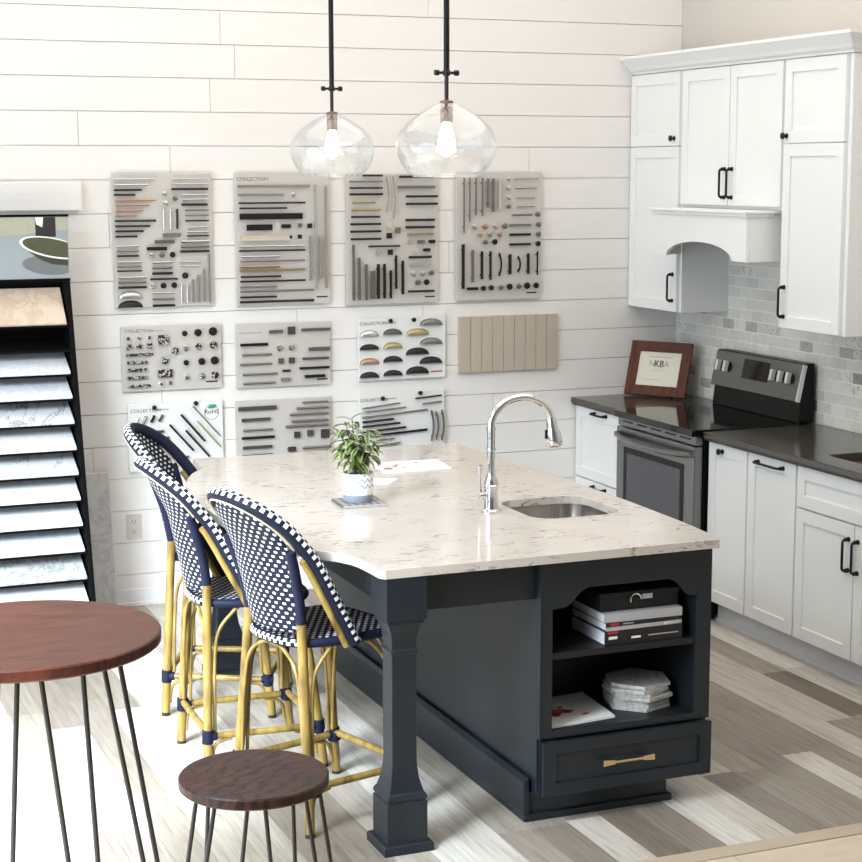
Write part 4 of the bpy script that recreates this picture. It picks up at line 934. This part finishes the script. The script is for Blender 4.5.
# ------------------------------------------------------------------ hardware display boards on the shiplap
# each item: kind + numbers in a local grid (the board's own box is `rect`), last letter = finish
BOARDS = [
 dict(label='tall left display board of slanting copper, black and nickel bar pulls', box=(-3.089, -2.606, 1.468, 2.107), rect=(65, 72, 615, 795), items='''
h 80 305 105 10 s;h 80 270 135 10 s;h 80 230 162 10 d;h 80 195 188 10 d;h 85 305 217 10 p;h 85 270 243 10 p;h 85 235 271 10 p;h 85 200 297 10 p;h 80 305 327 10 d;h 80 272 355 10 d;h 80 235 382 10 d;h 80 200 410 10 d;
h 85 205 462 10 s;h 85 205 488 10 n;h 85 205 514 10 d;h 85 218 547 10 s;h 85 218 571 9 n;h 85 220 595 8 d;h 88 242 630 11 s;h 88 242 656 11 n;h 88 244 684 12 d;c 88 225 745 42 s;c 88 225 797 42 d;
h 398 598 103 8 s;h 395 598 132 8 s;h 395 598 159 11 d;h 450 595 190 9 s;h 450 595 215 9 s;h 448 595 243 12 d;h 468 600 272 8 n;h 468 600 301 8 n;h 468 600 330 8 d;h 478 598 366 9 s;h 478 598 390 9 s;h 475 598 412 8 d;h 440 598 442 13 s;h 440 598 470 12 n;h 435 598 496 12 d;
k 355 185 17 s;k 412 208 17 n;k 360 237 17 s;v 347 265 375 10 s;v 385 265 375 10 s;v 423 265 375 12 d;h 340 440 406 22 s;h 295 405 442 20 n;h 250 362 478 20 d;k 275 515 18 s;k 333 512 18 n;k 392 512 18 d;
h 278 390 552 12 s;h 278 390 582 12 n;h 278 390 612 13 d;h 265 418 643 10 d;k 277 680 18 s;k 337 679 18 d;k 397 678 18 d;h 275 398 718 10 s;h 275 398 751 12 n;h 275 400 787 14 d;h 430 548 553 7 s;h 430 548 575 7 s;k 460 627 20 d;
v 438 670 778 11 s;v 470 682 772 11 s;v 502 648 775 11 n;v 533 625 775 11 n;v 565 592 772 11 n;v 595 510 778 11 n'''),
 dict(label='tall display board lettered at its top, with long dark and copper pulls', box=(-2.488, -2.003, 1.459, 2.108), rect=(50, 68, 570, 785), items='''
t 66 112 28 COLLECTION;h 65 460 142 16 s;h 65 315 188 14 s;k 368 188 14 s;h 70 435 231 9 d;h 75 333 259 9 d;h 75 420 303 34 d;h 112 252 362 34 d;h 303 354 357 22 d;r 404 355 12 n;r 458 357 14 d;h 80 345 420 30 w;r 352 415 8 d;r 402 415 12 d;h 70 428 463 10 s;h 68 430 487 9 d;h 80 292 518 10 s;h 75 428 543 9 n;h 70 290 572 12 p;h 70 430 594 14 g;h 75 295 627 10 d;h 72 430 652 10 d;h 70 270 682 9 n;h 70 475 705 10 n;h 70 270 737 10 d;h 68 476 763 12 d;v 490 135 700 13 s;v 548 140 700 15 s;v 460 410 655 14 s;v 517 415 650 14 s;m 498 560 747 i'''),
 dict(label='tall display board of pulls partly behind the two glass pendants', box=(-1.917, -1.421, 1.447, 2.099), rect=(60, 78, 555, 770), items='''
h 150 255 86 10 d;h 80 255 117 9 n;h 80 255 151 9 d;h 80 256 184 11 d;h 95 215 226 11 g;h 90 242 265 11 g;h 88 240 303 10 d;h 82 244 341 11 d;h 82 245 380 11 d;h 84 245 420 11 d;w 282 90 280 10 s;w 318 90 315 10 s;h 345 532 93 12 d;h 340 540 148 16 n;h 380 552 197 11 d;h 380 552 237 11 d;h 378 535 323 12 d;h 378 535 361 12 d;h 388 532 400 13 g;r 290 350 14 w;r 336 376 16 n;r 290 405 16 d;h 178 347 460 9 d;r 232 492 14 s;r 295 493 15 d;r 405 440 12 s;h 447 482 440 20 n;h 507 540 440 20 d;r 440 484 12 w;h 478 512 484 18 d;h 395 518 522 12 d;h 400 515 562 14 s;k 418 612 15 s;k 468 612 15 s;k 518 607 16 n;k 443 658 17 n;k 491 658 17 d;h 390 533 706 11 d;m 488 543 738 i;
v 98 450 745 13 n;v 128 520 745 16 n;v 165 555 745 16 n;v 200 590 740 26 n;v 230 555 740 16 d;v 263 555 740 15 d;v 297 590 740 13 d;w 326 510 690 13 d;w 362 540 720 15 d'''),
 dict(label='tall right display board with a row of curved black pulls at its foot', box=(-1.320, -.836, 1.450, 2.108), rect=(30, 65, 500, 755), items='''
v 72 95 390 8 n;v 103 95 330 8 n;v 137 95 295 9 n;v 172 95 300 9 n;v 203 100 255 14 n;v 232 100 280 15 n;v 268 100 265 18 s;k 318 102 12 s;h 345 480 101 8 s;k 316 152 14 s;h 350 470 151 9 s;k 318 203 14 s;h 358 460 204 8 s;k 316 250 14 n;h 362 462 251 9 s;h 335 445 297 9 n;k 478 294 15 n;h 322 440 352 13 n;k 482 350 15 n;h 322 440 403 14 d;k 482 402 15 n;h 322 440 456 13 d;k 480 454 16 d;k 130 357 15 s;k 185 357 15 p;k 242 357 15 s;k 295 355 16 n;k 160 402 13 g;k 212 402 13 g;k 268 401 14 p;k 188 440 15 n;k 240 440 16 d;
v 68 450 690 16 d;v 120 480 655 14 n;w 170 490 640 14 d;w 217 490 645 12 d;w 270 500 625 10 d;w 325 508 618 16 d;w 375 520 608 10 d;w 427 505 618 14 d;v 477 495 625 9 d;h 90 150 690 16 d;k 178 690 15 d;k 221 688 16 d;k 275 688 14 n;k 323 685 18 d;k 374 684 15 n;k 420 682 19 d;k 471 682 17 d;m 425 480 722 i'''),
 dict(label='small display board of round black and ornate cut-metal knobs', box=(-3.065, -2.572, 1.062, 1.377), rect=(65, 85, 650, 460), items='''
t 92 120 26 COLLECTION;m 250 315 113 g;k 110 152 11 o;k 170 152 11 o;k 230 150 11 o;r 113 200 16 o;r 170 198 16 o;r 231 197 17 o;z 92 252 246 16 o;z 98 215 290 16 o;z 98 212 333 18 o;z 95 215 378 18 o;z 100 232 426 16 o;r 312 167 33 o;k 377 230 24 o;k 316 284 26 o;h 277 360 360 48 o;k 290 418 14 s;k 345 415 13 n;k 437 133 18 d;k 515 131 24 d;k 604 127 28 d;k 440 220 19 s;k 517 213 22 o;k 606 207 25 o;k 442 303 18 d;k 534 300 23 d;k 611 297 27 d;k 444 388 17 s;k 534 386 20 o;k 610 382 25 o;m 563 633 422 i'''),
 dict(label='small grey display board of pulls and square knobs, in the middle row', box=(-2.496, -2.008, 1.052, 1.369), rect=(62, 80, 605, 440), items='''
m 85 217 130 g;h 253 332 126 18 n;r 381 123 24 b;h 438 608 122 17 n;h 88 245 195 17 d;h 97 265 252 12 n;h 82 265 305 12 n;h 98 297 362 12 n;h 100 285 413 12 n;k 310 219 20 s;k 379 219 20 s;r 318 293 17 n;r 381 292 18 b;h 328 370 350 13 d;h 318 370 400 22 s;h 480 605 234 22 n;h 442 595 286 13 b;h 425 600 340 14 d;h 455 575 388 18 d;m 532 595 409 i'''),
 dict(label='white display board of half-moon cup pulls', white=1, box=(-1.856, -1.380, 1.058, 1.379), rect=(95, 45, 618, 420), items='''
t 108 88 27 COLLECTION;m 270 325 80 g;k 286 66 14 d;k 426 65 14 d;c 107 222 155 38 s;c 247 360 152 38 b;c 382 522 160 42 g;c 467 605 103 42 n;c 107 222 237 36 d;c 247 362 233 38 g;c 468 605 218 42 n;c 107 222 320 36 p;c 247 362 315 38 d;c 382 522 278 45 d;c 465 603 334 44 d;c 107 222 404 38 d;c 247 362 398 37 d;c 382 522 393 47 d;m 535 603 382 r'''),
 dict(label='white display board with diagonal pulls and a green leaf badge', white=1, box=(-3.042, -2.571, .668, 1.000), rect=(105, 535, 650, 893), items='''
t 125 580 26 COLLECTION;m 275 345 570 g;k 258 555 14 d;k 496 543 14 d;d 145 640 168 598 12 s;d 190 638 213 597 14 n;d 238 632 260 597 16 d;d 283 630 306 595 14 d;h 232 312 683 13 n;h 250 340 718 14 n;h 275 350 755 13 n;h 300 380 793 13 n;h 330 450 827 13 n;d 343 650 478 795 13 d;d 410 600 545 748 14 d;d 435 685 570 832 13 d;d 480 558 635 725 9 n;d 503 640 638 785 10 g;L 592 590 44 x'''),
 dict(label='small grey display board of stepped pulls in the bottom row', box=(-2.504, -2.010, .641, .988), rect=(62, 510, 605, 862), items='''
h 78 295 548 22 n;h 95 258 605 18 s;h 105 270 658 11 n;h 95 282 697 14 d;h 100 267 746 16 n;h 95 268 790 17 d;h 445 592 531 10 n;h 408 592 560 12 n;h 370 592 590 12 n;h 380 592 625 12 n;h 345 592 650 12 n;r 411 695 18 b;r 487 690 18 n;r 574 697 26 b;h 358 402 767 26 b;h 442 605 765 12 n;h 335 608 800 16 n'''),
 dict(label='white display board of slender black arched pulls behind the plant', white=1, box=(-1.854, -1.386, .668, .995), rect=(92, 505, 617, 870), items='''
t 105 554 26 COLLECTION;m 260 325 543 g;k 235 538 14 d;k 467 518 14 d;d 110 590 340 568 10 n;d 110 612 375 595 10 n;d 108 642 510 615 12 n;d 110 668 300 658 14 d;d 110 695 340 683 14 d;d 110 725 375 710 14 d;d 108 752 510 732 16 d;d 195 778 302 770 11 n;d 195 812 340 797 12 n;d 210 835 380 824 12 n;d 435 548 597 537 11 d;d 480 582 598 573 11 n;w 541 622 800 11 n;w 571 632 795 11 n;w 605 622 800 11 n'''),
]
BT = -.024                                                   # board front
for B in BOARDS:
    X0, X1, Z0, Z1 = B['box']; a0, b0, a1, b1 = B['rect']
    t = thing('display_board', B['label'], 'display board', ((X0+X1)/2, -.012, Z0), group='hardware display boards on the shiplap wall')
    m = MB(); m.box(X0, X1, BT, -.010, Z0, Z1)
    for xx in (X0+.05, X1-.05):
        for zz in (Z0+.05, Z1-.05): m.cyl((xx, -.010, zz), (xx, .0003, zz), .012, n=8)
    bd = obj('backing_board', m, 'whiteboard' if B.get('white') else 'steelboard', t, bevel=.0012)
    kx, kz = (X1-X0)/(a1-a0), (Z1-Z0)/(b1-b0)
    X = lambda a: X0+(a-a0)*kx-.006
    Z = lambda b: Z1-(b-b0)*kz
    for it in B['items'].replace('\n', '').split(';'):
        w = it.split(); kd = w[0]
        if kd == 't':
            lettering(w[4], float(w[3])*kz*1.0, 'greyink', t, lambda x, y, z: (X(float(w[1]))+x*1.02, BT-.0008-z, Z(float(w[2]))+y)); continue
        if kd == 'L':
            lx, lz = X(float(w[1])), Z(float(w[2])); R = .036
            m = MB(); m.lathe([(0, 0), (R, 0), (R, .0012), (0, .0012)], n=32); bmesh.ops.transform(m.bm, verts=m.bm.verts, matrix=Matrix.Translation((lx, BT-.0002, lz-.006)) @ Matrix.Rotation(PI/2, 4, 'X')); bg_ = obj('badge', m, 'paperwhite', t)
            m = MB(); m.tube([(lx+.0365*math.cos(2*PI*i/32), BT-.0014, lz-.006+.0365*math.sin(2*PI*i/32)) for i in range(32)], .0011, 6, closed=True, up=(0, 1, 0)); obj('badge_ring', m, 'greyink', bg_)
            lettering('RoHS', .031, 'ink', bg_, lambda x, y, z: (lx+x*.98, BT-.0022-z, lz-.014+y), align='CENTER')
            m = MB(); m.plate([[(-.022, .014), (-.012, .027), (.004, .033), (.022, .030), (.026, .018), (.012, .012), (-.004, .011)]], BT-.0026, BT-.0016, lambda a, b, q: (lx+a, q, lz+b)); obj('leaf_emblem', m, 'leafgreen', bg_); continue
        v = [float(q) for q in w[1:-1]]; c = w[-1]; m = MB()
        if kd == 'm':
            hh = .0035; m.box(X(v[0]), X(v[1]), BT-.0008, BT-.0001, Z(v[2])-hh, Z(v[2])+hh); obj('printed_mark', m, {'i': 'ink', 'g': 'paleink', 'r': 'red'}[c], t); continue
        if kd == 'k':
            r = v[2]*(kx+kz)/2*.95; p0 = Vector((X(v[0]), BT, Z(v[1])))
            m.tube([p0+Vector((0, -d, 0)) for d in (.0003, .004, .012, .016, .021, .023)], [r*.6, r*.4, r*.5, r*.95, r*.95, r*.6], 14, up=(0, 0, 1)); nm = 'knob'
        elif kd == 'r':
            r = v[2]*(kx+kz)/2*.9; x, z = X(v[0]), Z(v[1]); m.box(x-r, x+r, BT-.020, BT-.012, z-r, z+r); m.box(x-r*.4, x+r*.4, BT-.012, BT-.0002, z-r*.4, z+r*.4); nm = 'square_knob'
        elif kd == 'c':
            x0, x1, zb, hh = X(v[0]), X(v[1]), Z(v[2]), v[3]*kz; N = 12; cx = (x0+x1)/2; rx = (x1-x0)/2
            m.grid(lambda u, q: Vector((cx-rx*math.cos(PI*u)*math.cos(q*PI/2*.0), BT-.0003-.020*math.sin(PI*u)**.5*math.sin(q*PI/2), zb+hh*math.sin(PI*u)**.8*math.cos(q*PI/2*.92)*1.0)), N, 6); nm = 'cup_pull'
        else:
            if kd in 'hz': A, E_ = (X(v[0]), Z(v[2])), (X(v[1]), Z(v[2])); th = v[3]*kz*1.18
            elif kd in 'vw': A, E_ = (X(v[0]), Z(v[1])), (X(v[0]), Z(v[2])); th = v[3]*kx*1.15
            else: A, E_ = (X(v[0]), Z(v[1])), (X(v[2]), Z(v[3])); th = v[4]*(kx+kz)/2
            A3, B3 = Vector((A[0], BT-.018, A[1])), Vector((E_[0], BT-.018, E_[1])); d = (B3-A3); L = d.length; d.normalize(); nm = 'bar_pull'
            if th > .014 or kd == 'z':
                nm = 'plate_pull'; sd = Vector((-d.z, 0, d.x))
                hw = th/2
                if kd == 'z':
                    for q in range(int(L/.016)):
                        p0 = A3+d*(.008+q*.016); m.tube([p0+Vector((0, .006, 0)), p0, p0+Vector((0, -.003, 0))], [hw*.7, hw*.95, hw*.6], 6, up=(0, 0, 1))
                m.plate([[(0, -hw*.8), (L, -hw*.8), (L, hw*.8), (0, hw*.8)]], BT-.019, BT-.013, lambda a, b, q: A3*1.0+d*a+sd*b+Vector((0, q-(BT-.018), 0)))
            else:
                bow = .012 if kd == 'w' else 0; pts = [A3.lerp(B3, q/10)+Vector((bow*math.sin(PI*q/10)-bow*.5, 0, 0)) for q in range(11)] if bow else [A3, B3]
                m.tube(pts, th/2*.92, 8)
            o_ = min(L*.14, .03)
            for f_ in (o_, L-o_):
                p0 = A3+d*f_; rr = max(.0022, min(th*.36, .006)); m.cyl((p0.x, BT-.0002, p0.z), (p0.x, BT-.017, p0.z), rr, n=8)
        obj(nm, m, FIN[c], t, smooth=40)
t = thing('beadboard_sample', 'plain beige vertical-groove panel right of the cup pull board', 'sample panel', (-1.019, -.012, 1.074))
m = MB(); m.box(-1.300, -.738, -.020, .0002, 1.074, 1.366); obj('backing', m, 'beadboard', t)
m = MB()
for k in range(9): a = -1.300+k*.0624; m.box(a+.0012, a+.0612, -.027, -.0198, 1.074, 1.366)
obj('grooved_face', m, 'beadboard', t, bevel=.002)

# ------------------------------------------------------------------ glass pendants over the island
def make_pendant(label, x, y):
    P = thing('pendant_light', label, 'pendant lamp', (x, y, 2.094), group='clear glass pendants above the island')
    o = lambda n, m, mt, par=None, **k: obj(n, m, mt, par or P, **k)
    prof = [(.122, 2.094), (.148, 2.114), (.168, 2.142), (.181, 2.172), (.1865, 2.198), (.183, 2.226), (.168, 2.258), (.140, 2.288), (.105, 2.313), (.070, 2.333), (.040, 2.347), (.024, 2.352)]
    m = MB(); m.lathe([(r*.955, z) for r, z in prof], (x, y, 0), 56); o('glass_shade', m, 'glass', smooth=180, solid=.003)
    m = MB(); m.lathe([(0, 2.285), (.021, 2.285), (.022, 2.288), (.022, 2.342), (.024, 2.345), (.024, 2.358), (.012, 2.362), (0, 2.362)], (x, y, 0), 24); o('socket', m, 'cork', smooth=40)
    m = MB(); m.lathe([(0, 2.165), (.012, 2.167), (.026, 2.182), (.030, 2.205), (.030, 2.222), (.025, 2.250), (.016, 2.270), (.014, 2.2848), (0, 2.2848)], (x, y, 0), 24); o('bulb', m, 'bulb', smooth=60)
    m = MB(); m.cyl((x, y, 2.3622), (x, y, 2.450), .0075, n=12); o('neck', m, 'iron', smooth=40)
    m = MB(); m.lathe([(0, 2.444), (.012, 2.446), (.016, 2.456), (.012, 2.466), (0, 2.468)], (x, y, 0), 16); m.cyl((x-.042, y, 2.456), (x+.042, y, 2.456), .005, n=10)
    for s in (-1, 1): m.cyl((x+s*.030, y, 2.456), (x+s*.045, y, 2.456), .010, n=12)
    o('thumb_screw', m, 'black', smooth=40)
    m = MB(); m.cyl((x, y, 2.466), (x, y, ZC-.022), .0105, n=12); o('stem', m, 'black', smooth=40)
    m = MB(); m.lathe([(0, ZC-.024), (.055, ZC-.022), (.062, ZC-.012), (.062, ZC-.0005), (0, ZC-.0005)], (x, y, 0), 28); o('ceiling_rose', m, 'black', smooth=40)
    return P
PXL = -2.418
a = make_pendant('clear glass pendant lamp on the right, nearer and hanging larger', PXL, -2.525)
b = copy_tree(a); b.location = (PXL+.012, -1.247, 2.094); b['label'] = 'clear glass pendant lamp on the left, farther and smaller'

# ------------------------------------------------------------------ light
w = bpy.data.worlds.new('daylight'); bpy.context.scene.world = w; w.use_nodes = True
bgn = w.node_tree.nodes['Background']; bgn.inputs[0].default_value = (.93, .965, 1, 1); bgn.inputs[1].default_value = .17
def area(name, loc, rot, sx, sy, e, col):
    l = bpy.data.lights.new(name, 'AREA'); l.shape = 'RECTANGLE'; l.size = sx; l.size_y = sy; l.energy = e; l.color = col
    o = bpy.data.objects.new(name, l); C.objects.link(o); o.location = loc; o.rotation_euler = rot; return o
area('storefront_daylight_left', (-6.8, -4.0, 1.5), (0, -PI/2, 0), 2.6, 6.5, 165, (.76, .885, 1))
hi = area('storefront_daylight_high', (-6.3, -4.8, 3.0), (0, 0, 0), 1.6, 3.0, 300, (.80, .91, 1))
hi.rotation_euler = (Vector((-4.7, -2.7, 0))-hi.location).to_track_quat('-Z', 'Y').to_euler(); hi.data.spread = math.radians(72)
area('ceiling_lamps', (-1.9, -2.6, 3.55), (0, 0, 0), 3.6, 4.6, 58, (1, .93, .86))
vs = bpy.context.scene.view_settings
bpy.context.scene.display_settings.display_device = 'sRGB'
vs.view_transform = 'Standard'; vs.look = 'None'; vs.exposure = 0.12; vs.gamma = 1.0; vs.use_curve_mapping = False
